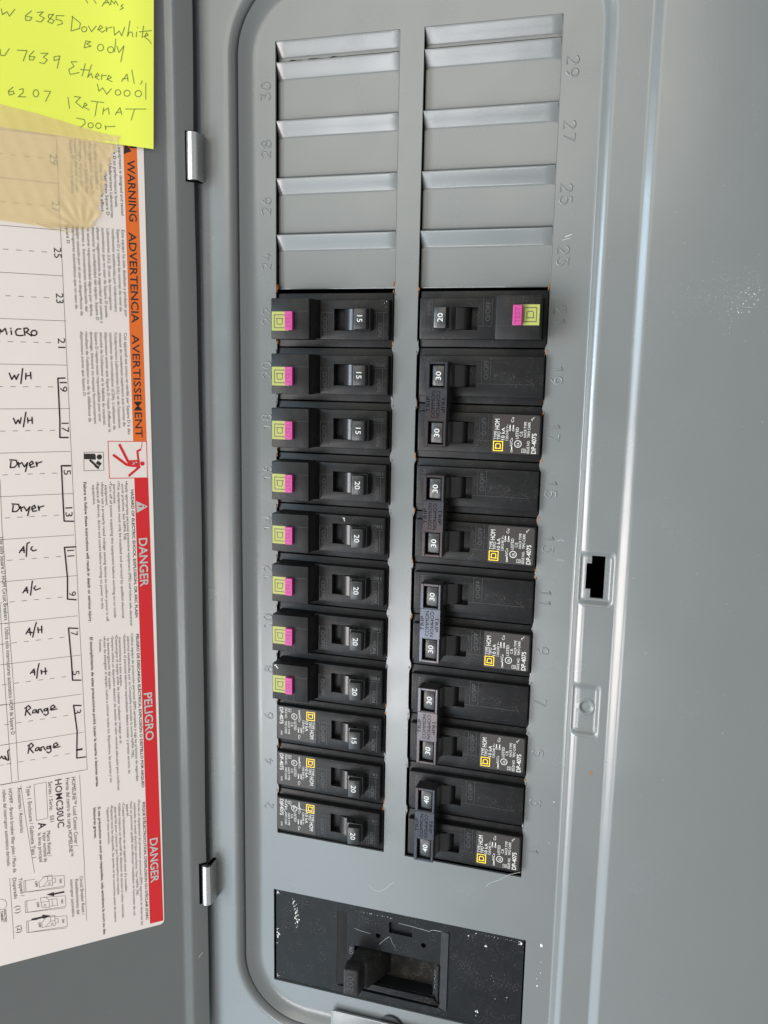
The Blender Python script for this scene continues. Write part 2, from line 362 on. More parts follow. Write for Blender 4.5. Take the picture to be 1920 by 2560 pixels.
LABEL_TEXT=[["WARNING",-32.58,-46.48,-32.31,-73.36,4.4,0.6,"ink"],["ADVERTENCIA",-32.85,-78.16,-32.62,-118.95,4.4,0.6,"ink"],["AVERTISSEMENT",-32.78,-124.31,-32.42,-172.62,4.4,0.35,"ink"],["DANGER",-32.31,-221.8,-32.28,-246.23,5.2,1,"white"],["PELIGRO",-32.1,-301.39,-31.79,-326.91,5.2,1,"white"],["DANGER",-31.31,-381.07,-31.35,-406.1,5.2,1,"white"],["equipment is designed and tested",-36.29,-41.61,-35.87,-70.96,1.75,0,"ink"],["Square D to performance levels",-38.68,-38.62,-38.49,-67.49,1.75,0,"ink"],["by Underwriters Laboratories",-40.68,-46.42,-40.48,-72.38,1.75,0,"ink"],["other than Square D",-42.88,-51.94,-42.34,-71.54,1.75,0,"ink"],["may adversely affect",-44.59,-49.5,-44.65,-70.2,1.75,0,"ink"],["the safety and reliability of",-46.94,-41.27,-46.52,-60.92,1.75,0,"ink"],["the equipment. Square D",-49.09,-40.88,-48.86,-63.14,1.75,0,"ink"],["assumes no liability for",-51.18,-40.81,-51.02,-62.7,1.75,0,"ink"],["damage, injury or",-53.24,-40.42,-53.23,-60.29,1.75,0,"ink"],["caused by the use of non-",-55.18,-40.34,-55.3,-63.12,1.75,0,"ink"],["Square D circuit breakers",-57.13,-40.9,-57.13,-63.31,1.75,0,"ink"],["Este equipo ha sido diseñado y probado por",-35.99,-77.43,-35.66,-116.3,1.75,0,"ink"],["Square D y supera las normas de nivel de",-38.14,-77.25,-37.97,-114.0,1.75,0,"ink"],["rendimiento establecidas por Underwriters",-40.38,-77.35,-40.16,-114.19,1.75,0,"ink"],["Laboratories (UL). El uso de interruptores",-42.6,-77.4,-42.39,-113.51,1.75,0,"ink"],["automáticos que no sean de Square D puede",-44.81,-77.27,-44.4,-116.98,1.75,0,"ink"],["afectar negativamente la seguridad del usuario y",-47.01,-77.19,-46.65,-119.72,1.75,0,"ink"],["deteriorar la confiabilidad del equipo. Square D",-49.07,-77.19,-48.57,-118.33,1.75,0,"ink"],["no asume responsabilidad alguna por daños,",-51.16,-77.23,-51.1,-116.79,1.75,0,"ink"],["lesiones o  funcionamiento inadecuado del",-53.42,-77.2,-53.13,-114.53,1.75,0,"ink"],["equipo causado por el uso o desperfectos de",-55.71,-77.31,-55.28,-116.56,1.75,0,"ink"],["interruptores automáticos que no sean de",-57.64,-77.12,-57.49,-113.68,1.75,0,"ink"],["Square D.",-60.2,-77.12,-59.91,-85.59,1.75,0,"ink"],["Cet appareil est conçu et vérifié par Square D à des",-36.35,-123.72,-35.96,-171.1,1.75,0,"ink"],["niveaux de rendement supérieurs aux normes de",-38.65,-123.8,-38.04,-167.22,1.75,0,"ink"],["l'Underwriters Laboratories (UL) et de l'association",-40.79,-123.73,-40.25,-168.01,1.75,0,"ink"],["canadienne de normalisation (CSA). L'utilisation de",-42.92,-123.8,-42.59,-168.74,1.75,0,"ink"],["disjoncteurs autres que Square D risque d'affecter la",-45.09,-123.69,-44.84,-169.85,1.75,0,"ink"],["sécurité de l'utilisateur et la fiabilité du matériel.",-47.25,-123.76,-47.12,-166.63,1.75,0,"ink"],["Square D rejette toute responsabilité pour tout",-49.49,-123.84,-49.01,-164.71,1.75,0,"ink"],["dommage, blessure ou mauvais fonctionnement",-51.57,-123.68,-51.19,-165.87,1.75,0,"ink"],["résultant de l'utilisation ou de la défaillance de",-53.66,-123.75,-53.55,-164.99,1.75,0,"ink"],["disjoncteurs autres que Square D.",-55.77,-123.69,-55.58,-153.27,1.75,0,"ink"],["•Apply appropriate personal protective equipment (PPE) and follow safe electrical",-37.91,-193.41,-37.71,-265.28,1.6,0,"ink"],["work practices. See NFPA 70E.",-39.84,-194.65,-39.44,-222.54,1.6,0,"ink"],["•This equipment must only be installed and serviced by qualified electrical",-41.67,-193.25,-41.46,-261.07,1.6,0,"ink"],["personnel.",-43.59,-194.88,-43.67,-204.33,1.6,0,"ink"],["•Turn off all power supplying this equipment before working on or inside",-45.4,-193.34,-45.28,-260.53,1.6,0,"ink"],["equipment.",-47.41,-194.96,-47.33,-204.97,1.6,0,"ink"],["•Always use a properly rated voltage sensing device to confirm power is off.",-49.11,-193.43,-48.91,-262.17,1.6,0,"ink"],["•Replace all devices, doors and covers before turning on power to this",-51.17,-193.35,-51.05,-255.4,1.6,0,"ink"],["equipment.",-53.15,-194.71,-53.03,-204.17,1.6,0,"ink"],["•Utilice equipo de protección personal (EPP) apropiado y siga las prácticas de seguridad",-37.59,-269.35,-37.17,-347.6,1.6,0,"ink"],["eléctrica establecidas por su Compañía (consulte la norma NFPA 70E).",-39.48,-270.78,-39.06,-334.85,1.6,0,"ink"],["•Solamente el personal eléctrico especializado deberá instalar y prestar servicio de",-41.24,-269.53,-41.04,-342.79,1.6,0,"ink"],["mantenimiento a este equipo.",-43.45,-270.7,-43.54,-296.17,1.6,0,"ink"],["•Desenergice el equipo antes de realizar cualquier trabajo en él.",-45.09,-269.31,-44.74,-326.28,1.6,0,"ink"],["•Siempre utilice un dispositivo detector de tensión de valor nominal adecuado para confirmar",-47.02,-269.59,-46.53,-351.0,1.6,0,"ink"],["la desenergización del equipo.",-48.97,-270.64,-48.9,-297.1,1.6,0,"ink"],["•Antes de energizar el equipo, vuelva a colocar todos los dispositivos, las puertas y los",-50.68,-269.4,-50.05,-345.78,1.6,0,"ink"],["frentes.",-52.77,-270.68,-52.76,-277.22,1.6,0,"ink"],["•Portez un équipement de protection personnel (ÉPP) approprié et observez les",-36.81,-357.95,-37.08,-428.75,1.6,0,"ink"],["méthodes de travail électrique sécuritaire. Voir NFPA 70E.",-38.88,-359.34,-39.02,-411.28,1.6,0,"ink"],["•Seul un personnel qualifié doit effectuer l'installation et l'entretien de cet",-40.65,-357.95,-40.73,-422.25,1.6,0,"ink"],["appareil.",-42.55,-359.21,-42.51,-366.18,1.6,0,"ink"],["•Coupez l'alimentation de cet appareil avant d'y travailler.",-44.51,-357.95,-44.56,-408.04,1.6,0,"ink"],["•Utilisez toujours un dispositif de détection de tension à valeur nominale",-46.5,-357.79,-46.52,-421.82,1.6,0,"ink"],["appropriée pour s'assurer que l'alimentation est coupée.",-48.38,-359.31,-48.38,-408.44,1.6,0,"ink"],["•Replacez tous les dispositifs, les portes et les couvercles avant de mettre",-50.22,-358.08,-50.38,-423.14,1.6,0,"ink"],["l'appareil sous tension.",-52.13,-359.15,-52.17,-379.11,1.6,0,"ink"],["HAZARD OF ELECTRIC SHOCK, EXPLOSION, OR ARC FLASH",-35.44,-197.69,-35.16,-261.53,1.7,1,"ink"],["Failure to follow these instructions will result in death or serious injury.",-57.0,-193.11,-56.9,-261.5,1.7,1,"ink"],["PELIGRO DE DESCARGA ELÉCTRICA, EXPLOSIÓN O DESTELLO POR ARQUEO",-35.07,-270.02,-34.61,-351.84,1.7,1,"ink"],["El incumplimiento de estas precauciones podrá causar la muerte o lesiones serias.",-56.95,-269.03,-56.78,-347.0,1.7,1,"ink"],["RISQUE D'ÉLECTROCUTION, D'EXPLOSION OU D'ÉCLAIR D'ARC",-34.48,-359.96,-34.52,-426.55,1.7,1,"ink"],["Si ces précautions ne sont pas respectées, cela entraînera la mort ou des",-56.33,-357.56,-56.11,-428.58,1.7,1,"ink"],["blessures graves.",-58.53,-357.74,-58.65,-374.49,1.7,1,"ink"],["HOMELINE™ Load Center Cover /",-68.12,-339.39,-68.16,-376.38,2.4,0.0,"ink"],["Frente del centro de carga HOMELINE™",-70.95,-339.34,-70.75,-381.24,2.4,0.0,"ink"],["HOMC30UC",-75.84,-339.14,-75.52,-364.66,4.0,0.5,"ink"],["Series / Serie:   S01",-78.88,-339.58,-78.87,-360.76,2.3,0.0,"ink"],["A",-84.4,-359.92,-84.32,-363.41,4.6,1.0,"ink"],["Mains Rating /",-80.7,-365.22,-80.59,-378.79,2.2,0.0,"ink"],["Valor nominal de",-82.65,-365.3,-82.57,-381.29,2.2,0.0,"ink"],["la línea principal",-84.78,-365.34,-84.65,-380.76,2.2,0.0,"ink"],["Type 1 Enclosure / Gabinete Tipo 1",-88.71,-339.65,-87.84,-377.79,2.3,0.0,"ink"],["Accessories / Accesorios",-92.77,-339.7,-92.56,-363.24,2.3,0.0,"ink"],["HOMFP - Branch breaker filler plate / Placa de",-96.7,-339.55,-96.71,-383.24,2.1,0.0,"ink"],["relleno del interruptor automático derivado",-99.36,-339.51,-99.22,-379.21,2.1,0.0,"ink"],["Tripped /",-94.61,-386.87,-93.94,-396.83,2.2,0.0,"ink"],["Disparado",-97.22,-386.18,-96.94,-397.26,2.2,0.0,"ink"],["(1)",-96.68,-401.25,-96.51,-405.24,2.9,0.0,"ink"],["(2)",-96.52,-412.0,-96.38,-415.9,2.9,0.0,"ink"],["Circuit Breaker Reset /",-66.41,-393.16,-66.01,-414.64,2.0,0.0,"ink"],["Restablecimiento del",-68.63,-394.25,-68.52,-413.65,2.0,0.0,"ink"],["interruptor automático",-71.02,-393.79,-70.78,-414.41,2.0,0.0,"ink"],["ON",-75.97,-392.04,-75.92,-394.38,1.3,1.0,"ink"],["OFF",-87.18,-390.46,-87.08,-393.49,1.3,1.0,"ink"],["ON",-75.72,-403.32,-75.67,-405.56,1.3,1.0,"ink"],["OFF",-87.0,-401.76,-86.89,-404.65,1.3,1.0,"ink"],["ON",-75.6,-414.16,-75.55,-416.42,1.3,1.0,"ink"],["OFF",-86.66,-412.92,-86.55,-415.74,1.3,1.0,"ink"],["ELECTRIC",-101.81,-401.72,-101.83,-408.53,1.3,1.0,"ink"],["CABINET",-103.32,-402.11,-103.29,-407.83,1.3,1.0,"ink"],["Use only Square D HOM Circuit Breakers  /  Utilice sólo interruptores automático HOM de Square D",-94.38,-216.93,-94.2,-312.49,2.3,0.0,"ink"]]
HANDWRITING=[[[-89.58,-125.92],[-89.28,-123.94],[-88.72,-125.02],[-87.2,-123.43],[-86.6,-126.04]],[[-84.86,-124.23],[-84.78,-125.99]],[[-85.02,-123.27],[-84.86,-123.35]],[[-80.8,-123.43],[-82.26,-123.48],[-83.06,-124.61],[-82.8,-126.14],[-81.36,-126.41],[-79.97,-126.18]],[[-79.26,-126.16],[-79.54,-123.16],[-78.27,-122.94],[-77.6,-123.76],[-78.48,-124.67],[-79.41,-124.84]],[[-78.65,-124.81],[-76.46,-126.38]],[[-74.2,-124.98],[-74.47,-125.66],[-75.1,-126.11],[-75.86,-126.13],[-76.45,-125.73],[-76.65,-125.06],[-76.39,-124.37],[-75.76,-123.93],[-75.0,-123.9],[-74.41,-124.3],[-74.2,-124.98]],[[-86.53,-142.94],[-85.63,-145.7],[-84.41,-143.8],[-83.75,-145.68],[-82.72,-143.34]],[[-80.92,-140.85],[-81.96,-147.46]],[[-79.63,-142.85],[-79.89,-145.55]],[[-77.71,-142.37],[-77.63,-145.3]],[[-79.69,-144.11],[-77.78,-143.81]],[[-85.77,-162.96],[-84.93,-165.47],[-83.87,-163.66],[-83.24,-165.39],[-82.56,-162.76]],[[-80.46,-160.27],[-81.83,-166.87]],[[-79.85,-162.78],[-79.83,-165.07]],[[-78.01,-162.57],[-78.01,-165.32]],[[-79.91,-164.01],[-77.94,-163.85]],[[-87.74,-182.35],[-88.22,-185.19],[-86.53,-185.16],[-85.19,-183.81],[-85.52,-181.96],[-88.25,-181.64]],[[-84.72,-182.9],[-84.49,-185.13],[-84.6,-183.83],[-83.24,-183.04]],[[-83.05,-183.51],[-82.27,-185.07],[-80.81,-183.12]],[[-80.81,-183.12],[-81.95,-187.27]],[[-80.18,-184.44],[-78.34,-183.66],[-78.94,-182.53],[-80.06,-183.52],[-79.63,-185.39],[-77.98,-185.07]],[[-77.23,-182.91],[-77.02,-185.01],[-76.7,-183.53],[-74.85,-182.98]],[[-87.81,-202.55],[-88.29,-205.43],[-86.58,-205.44],[-85.24,-204.1],[-85.57,-202.2],[-88.33,-201.82]],[[-84.76,-203.19],[-84.53,-205.46],[-84.64,-204.13],[-83.27,-203.36]],[[-83.08,-203.84],[-82.29,-205.44],[-80.82,-203.49]],[[-80.82,-203.49],[-81.96,-207.69]],[[-80.19,-204.85],[-78.33,-204.1],[-78.93,-202.93],[-80.06,-203.91],[-79.62,-205.83],[-77.96,-205.55]],[[-77.21,-203.36],[-77.0,-205.51],[-76.67,-204.0],[-74.81,-203.49]],[[-86.32,-224.74],[-84.37,-222.02],[-84.25,-224.9]],[[-85.84,-223.73],[-84.11,-223.77]],[[-81.77,-220.21],[-82.84,-220.7],[-83.47,-226.79]],[[-80.65,-222.3],[-81.39,-223.35],[-80.44,-224.39],[-78.98,-224.02]],[[-85.72,-243.89],[-83.98,-241.33],[-83.68,-244.19]],[[-85.24,-243.06],[-83.54,-242.98]],[[-81.4,-238.66],[-82.51,-245.38]],[[-80.11,-241.22],[-80.95,-242.12],[-80.2,-243.16],[-78.05,-242.4]],[[-85.36,-263.88],[-83.68,-261.11],[-83.4,-264.61]],[[-85.0,-262.93],[-82.55,-263.48]],[[-80.56,-258.76],[-81.23,-260.66],[-82.48,-265.72]],[[-80.06,-261.3],[-79.91,-263.9]],[[-78.34,-260.75],[-78.4,-264.08]],[[-80.12,-262.63],[-78.33,-262.5]],[[-84.37,-283.45],[-82.63,-281.44],[-82.45,-284.48]],[[-84.04,-283.0],[-82.25,-283.0]],[[-80.28,-279.0],[-81.09,-282.16],[-81.64,-286.22]],[[-79.53,-282.38],[-79.4,-284.42]],[[-77.69,-281.53],[-77.61,-284.78]],[[-79.58,-283.38],[-77.0,-283.25]],[[-87.56,-303.95],[-86.74,-299.76]],[[-87.52,-300.3],[-85.91,-299.14],[-84.99,-300.56],[-86.7,-301.8],[-85.24,-304.09]],[[-82.79,-301.68],[-84.02,-301.99],[-84.3,-303.22],[-83.18,-303.25],[-82.53,-301.98],[-82.25,-303.56]],[[-81.71,-303.65],[-81.63,-301.87],[-80.63,-301.78],[-80.01,-303.16],[-79.81,-303.71]],[[-77.82,-301.98],[-79.05,-302.04],[-79.1,-303.06],[-77.96,-302.99],[-77.45,-301.79],[-77.35,-304.63],[-78.43,-305.38],[-79.3,-304.57]],[[-76.35,-302.74],[-74.03,-301.99],[-74.89,-300.66],[-76.06,-301.35],[-75.91,-303.17],[-73.29,-302.93]],[[-87.21,-323.13],[-86.38,-318.89]],[[-87.17,-319.41],[-85.54,-318.27],[-84.61,-319.73],[-86.34,-320.96],[-84.87,-323.31]],[[-82.4,-320.92],[-83.64,-321.21],[-83.92,-322.45],[-82.79,-322.51],[-82.14,-321.22],[-81.85,-322.84]],[[-81.31,-322.94],[-81.23,-321.13],[-80.22,-321.06],[-79.59,-322.48],[-79.39,-323.04]],[[-77.39,-321.32],[-78.63,-321.36],[-78.67,-322.39],[-77.52,-322.34],[-77.01,-321.13],[-76.91,-324.03],[-78.0,-324.76],[-78.88,-323.92]],[[-75.9,-322.12],[-73.56,-321.4],[-74.43,-320.04],[-75.61,-320.71],[-75.46,-322.57],[-72.81,-322.38]],[[-99.51,-323.51],[-98.8,-322.37],[-98.12,-323.78],[-96.91,-324.27],[-97.49,-322.62],[-96.5,-324.86],[-95.84,-324.99],[-96.05,-320.33],[-95.35,-319.69]]]
BRACKETS=[[[-63.2,-144.82],[-66.25,-144.95],[-66.17,-163.83],[-66.51,-171.97],[-62.9,-172.04]],[[-62.31,-185.17],[-66.4,-185.04],[-66.35,-202.02],[-66.28,-211.17],[-62.15,-211.52]],[[-61.6,-223.83],[-66.66,-223.74],[-65.91,-238.53],[-66.33,-248.9],[-62.47,-249.65]],[[-62.2,-263.92],[-66.45,-263.16],[-65.76,-280.24],[-65.66,-289.49],[-61.86,-290.05]],[[-62.22,-303.07],[-65.71,-302.3],[-64.59,-315.67],[-65.29,-329.82],[-61.25,-329.9]]]
NOTE_WRITING=[[[-48.08,17.33],[-47.3,16.11]],[[-44.86,17.92],[-43.82,16.57]],[[-41.39,15.95],[-39.34,18.95],[-38.24,16.9]],[[-40.82,17.3],[-38.4,17.87]],[[-37.78,16.99],[-37.52,18.97],[-36.25,17.64],[-35.75,18.99],[-34.69,17.3]],[[-32.49,18.02],[-33.51,17.21],[-32.47,16.58],[-33.89,15.69]],[[-82.08,7.57],[-81.78,5.42],[-79.92,6.95],[-79.11,5.3],[-76.87,8.4]],[[-70.21,9.0],[-72.74,6.73],[-72.82,4.91],[-71.0,5.11],[-70.2,6.46],[-72.33,6.45]],[[-68.09,8.78],[-65.61,9.47],[-67.22,7.72],[-65.28,7.09],[-66.72,5.26],[-68.73,5.33]],[[-61.48,9.24],[-63.61,8.67],[-63.54,7.4],[-61.28,6.83],[-62.27,5.43],[-64.04,5.85],[-61.48,9.24]],[[-57.24,9.38],[-60.38,8.94],[-60.63,7.31],[-58.45,7.32],[-58.0,6.17],[-60.1,5.19]],[[-53.76,9.82],[-54.64,3.8]],[[-54.08,9.76],[-50.68,7.58],[-51.09,5.34],[-54.45,3.83]],[[-48.08,5.55],[-48.31,4.88],[-48.87,4.4],[-49.55,4.29],[-50.08,4.58],[-50.27,5.17],[-50.03,5.83],[-49.47,6.31],[-48.8,6.43],[-48.26,6.14],[-48.08,5.55]],[[-47.38,7.04],[-46.18,4.81],[-44.15,7.48]],[[-43.55,5.95],[-41.37,7.21],[-42.31,8.05],[-43.41,6.35],[-41.76,5.26],[-40.42,6.37]],[[-40.04,7.88],[-39.79,5.85],[-39.74,7.18],[-37.42,8.14]],[[-36.76,8.26],[-36.54,4.89],[-34.5,6.94],[-33.56,5.01],[-32.12,8.81]],[[-29.83,11.74],[-31.1,5.17],[-30.18,7.05],[-29.04,7.25],[-28.83,5.24]],[[-27.15,7.57],[-27.34,5.49]],[[-26.76,9.55],[-26.63,9.38]],[[-24.03,10.53],[-24.85,5.59]],[[-26.0,7.76],[-20.68,9.19]],[[-24.16,6.03],[-22.1,7.02],[-22.75,7.87],[-23.82,6.09],[-21.82,4.95],[-20.83,3.69]],[[-48.71,0.76],[-49.46,-2.18],[-46.52,-1.07],[-48.43,-0.45],[-46.59,0.67],[-48.71,0.76]],[[-41.32,-0.84],[-41.6,-1.71],[-42.28,-2.32],[-43.09,-2.45],[-43.72,-2.05],[-43.94,-1.27],[-43.66,-0.41],[-42.99,0.2],[-42.18,0.34],[-41.54,-0.06],[-41.32,-0.84]],[[-37.07,-1.1],[-37.34,-1.89],[-38.02,-2.46],[-38.84,-2.59],[-39.48,-2.24],[-39.71,-1.53],[-39.43,-0.74],[-38.76,-0.17],[-37.94,-0.03],[-37.3,-0.39],[-37.07,-1.1]],[[-36.06,3.51],[-36.77,-2.0]],[[-35.69,0.59],[-34.92,-2.02],[-32.69,1.09]],[[-32.69,1.09],[-34.24,-5.74]],[[-83.37,-8.37],[-83.2,-10.76],[-81.69,-10.52],[-79.75,-7.47]],[[-76.75,-7.59],[-72.79,-7.12],[-74.51,-11.5]],[[-70.02,-6.79],[-71.96,-8.95],[-72.04,-10.68],[-70.5,-10.43],[-69.7,-9.07],[-71.79,-9.29]],[[-67.28,-7.27],[-64.47,-6.81],[-66.41,-8.67],[-64.78,-9.46],[-66.22,-11.23],[-68.07,-11.09]],[[-59.68,-7.09],[-62.02,-7.78],[-62.09,-9.34],[-59.86,-8.36],[-59.62,-7.08],[-60.96,-12.27]],[[-52.57,-8.33],[-55.14,-8.73],[-53.93,-10.43],[-56.22,-12.04],[-55.67,-13.96],[-51.97,-12.64]],[[-49.25,-8.56],[-50.74,-13.84]],[[-51.41,-11.29],[-47.73,-11.03]],[[-46.67,-8.66],[-48.49,-14.13],[-46.93,-12.18],[-46.35,-14.12]],[[-45.36,-13.65],[-43.56,-12.62],[-44.32,-11.78],[-45.36,-13.53],[-43.76,-14.37]],[[-42.36,-11.8],[-42.77,-14.22]],[[-42.38,-12.56],[-40.4,-12.13]],[[-40.46,-13.87],[-38.44,-12.8],[-39.41,-11.98],[-40.32,-13.72],[-38.17,-14.49]],[[-34.16,-13.89],[-31.72,-10.49],[-31.34,-13.47]],[[-33.79,-12.74],[-31.3,-12.17]],[[-29.64,-8.43],[-28.72,-13.98]],[[-25.22,-12.42],[-25.94,-13.96]],[[-44.48,-16.26],[-43.93,-19.18],[-42.23,-17.53],[-40.67,-19.99],[-38.6,-17.44]],[[-34.64,-18.48],[-34.89,-19.2],[-35.51,-19.71],[-36.26,-19.82],[-36.85,-19.48],[-37.05,-18.83],[-36.8,-18.11],[-36.19,-17.6],[-35.44,-17.49],[-34.85,-17.83],[-34.64,-18.48]],[[-30.61,-18.28],[-30.89,-19.09],[-31.58,-19.66],[-32.42,-19.78],[-33.08,-19.4],[-33.31,-18.67],[-33.03,-17.87],[-32.34,-17.3],[-31.51,-17.18],[-30.84,-17.56],[-30.61,-18.28]],[[-25.64,-17.83],[-25.94,-18.68],[-26.67,-19.28],[-27.56,-19.41],[-28.26,-19.01],[-28.51,-18.24],[-28.21,-17.4],[-27.48,-16.79],[-26.6,-16.66],[-25.9,-17.06],[-25.64,-17.83]],[[-23.67,-13.17],[-23.86,-20.06]],[[-78.99,-22.62],[-81.02,-24.45],[-80.67,-26.06],[-78.69,-25.16],[-79.07,-24.17],[-80.61,-24.76]],[[-76.6,-23.19],[-75.05,-22.66],[-75.12,-24.21],[-77.17,-26.18],[-74.16,-25.81]],[[-68.94,-23.63],[-69.2,-24.55],[-69.78,-25.17],[-70.48,-25.27],[-71.01,-24.81],[-71.18,-23.95],[-70.93,-23.04],[-70.34,-22.41],[-69.65,-22.31],[-69.12,-22.78],[-68.94,-23.63]],[[-66.71,-22.37],[-64.08,-22.11],[-66.27,-26.5]],[[-57.0,-23.48],[-56.55,-27.99]],[[-54.42,-22.8],[-51.72,-22.73],[-53.87,-25.07],[-50.86,-27.2]],[[-50.84,-26.56],[-49.05,-25.54],[-49.99,-24.72],[-50.71,-26.54],[-48.34,-27.5]],[[-47.35,-23.71],[-41.98,-23.59]],[[-44.74,-23.66],[-45.94,-29.74]],[[-42.19,-25.88],[-42.62,-28.65]],[[-42.24,-27.17],[-40.2,-25.6],[-39.89,-28.28]],[[-37.29,-28.25],[-35.18,-24.91],[-34.47,-27.87]],[[-36.93,-27.23],[-34.43,-26.63]],[[-32.84,-25.24],[-23.84,-24.13]],[[-28.91,-24.83],[-30.48,-29.63]],[[-53.81,-31.63],[-50.45,-31.82],[-50.19,-33.4],[-52.34,-35.41]],[[-46.81,-33.73],[-47.04,-34.4],[-47.62,-34.88],[-48.31,-34.97],[-48.85,-34.64],[-49.04,-34.02],[-48.8,-33.34],[-48.23,-32.87],[-47.54,-32.78],[-47.0,-33.11],[-46.81,-33.73]],[[-43.45,-33.48],[-43.7,-34.2],[-44.31,-34.71],[-45.04,-34.8],[-45.62,-34.45],[-45.83,-33.79],[-45.57,-33.08],[-44.96,-32.57],[-44.23,-32.48],[-43.65,-32.82],[-43.45,-33.48]],[[-41.78,-33.27],[-41.51,-34.86],[-41.53,-33.69],[-37.45,-33.03]]]
RULED_LINES=[[[-62.39,-73.63],[-61.82,-176.02],[-61.41,-257.94],[-60.63,-336.6]],[[-62.49,-40.88],[-62.39,-73.63]],[[-92.69,-190.47],[-93.0,-212.74],[-91.91,-289.56],[-92.14,-336.08]],[[-95.65,-248.26],[-95.59,-285.06],[-95.07,-336.26]],[[-100.2,-336.85],[-67.54,-336.73]],[[-65.89,-336.79],[-60.74,-336.69]],[[-91.16,-338.88],[-89.91,-355.47],[-87.19,-385.67]],[[-64.31,-338.82],[-63.95,-386.12]],[[-85.3,-339.57],[-79.8,-339.55],[-79.84,-358.39],[-85.11,-358.42],[-85.3,-339.57]],[[-98.15,-296.9],[-95.54,-297.07]],[[-99.18,-316.94],[-95.31,-316.99]],[[-99.68,-326.81],[-97.92,-326.9]],[[-98.42,-385.71],[-98.13,-418.58]],[[-63.93,-382.95],[-63.95,-418.36]],[[-92.18,-388.75],[-87.12,-389.22]],[[-83.84,-388.87],[-73.67,-390.71],[-73.67,-396.53],[-92.34,-394.92],[-92.18,-388.75]],[[-73.94,-397.29],[-92.24,-394.94]],[[-91.5,-388.93],[-91.5,-394.76]],[[-85.35,-391.21],[-82.68,-388.91],[-79.29,-388.97],[-79.25,-394.49],[-82.67,-394.12],[-85.34,-394.07],[-85.35,-391.21]],[[-83.6,-393.87],[-81.39,-391.71],[-79.27,-391.72]],[[-81.39,-391.71],[-81.29,-389.43]],[[-79.1,-390.94],[-77.83,-391.11],[-77.78,-393.33],[-79.1,-393.31]],[[-80.24,-393.34],[-80.33,-393.61],[-80.55,-393.73],[-80.81,-393.66],[-81.01,-393.43],[-81.08,-393.12],[-80.98,-392.85],[-80.77,-392.73],[-80.51,-392.8],[-80.31,-393.03],[-80.24,-393.34]],[[-92.1,-399.68],[-87.02,-400.21]],[[-83.73,-399.9],[-73.51,-401.86],[-73.51,-407.73],[-92.26,-405.9],[-92.1,-399.68]],[[-73.78,-408.5],[-92.16,-405.93]],[[-91.42,-399.87],[-91.42,-405.75]],[[-85.13,-399.79],[-82.57,-400.22],[-81.23,-401.97],[-81.17,-406.15],[-84.67,-405.17],[-85.13,-399.79]],[[-84.78,-402.37],[-81.26,-402.79]],[[-80.84,-401.8],[-77.55,-402.43],[-77.37,-406.1],[-81.0,-405.53]],[[-79.81,-402.08],[-79.73,-405.72]],[[-82.85,-404.46],[-82.93,-404.69],[-83.12,-404.8],[-83.35,-404.74],[-83.53,-404.53],[-83.59,-404.25],[-83.51,-404.01],[-83.32,-403.9],[-83.09,-403.97],[-82.91,-404.18],[-82.85,-404.46]],[[-91.97,-410.61],[-86.86,-411.2]],[[-83.56,-410.92],[-73.29,-413.02],[-73.29,-418.94],[-92.12,-416.88],[-91.97,-410.61]],[[-73.56,-419.71],[-92.03,-416.91]],[[-91.28,-410.81],[-91.28,-416.74]],[[-85.08,-413.27],[-82.38,-410.98],[-78.96,-411.12],[-78.92,-416.74],[-82.37,-416.29],[-85.07,-416.18],[-85.08,-413.27]],[[-83.31,-416.02],[-81.08,-413.87],[-78.94,-413.93]],[[-81.08,-413.87],[-80.98,-411.55]],[[-78.76,-413.14],[-77.48,-413.34],[-77.43,-415.6],[-78.77,-415.55]],[[-79.92,-415.55],[-80.01,-415.82],[-80.23,-415.94],[-80.49,-415.86],[-80.7,-415.62],[-80.76,-415.3],[-80.67,-415.03],[-80.45,-414.92],[-80.19,-414.99],[-79.99,-415.23],[-79.92,-415.55]],[[-100.36,-399.14],[-100.59,-400.16],[-101.14,-400.92],[-101.93,-401.31],[-102.82,-401.27],[-103.7,-400.81],[-104.42,-400.0],[-104.87,-398.96],[-104.99,-397.85],[-104.76,-396.84],[-104.21,-396.08],[-103.44,-395.68],[-102.54,-395.72],[-101.66,-396.17],[-100.94,-396.98],[-100.48,-398.02],[-100.36,-399.14]]]
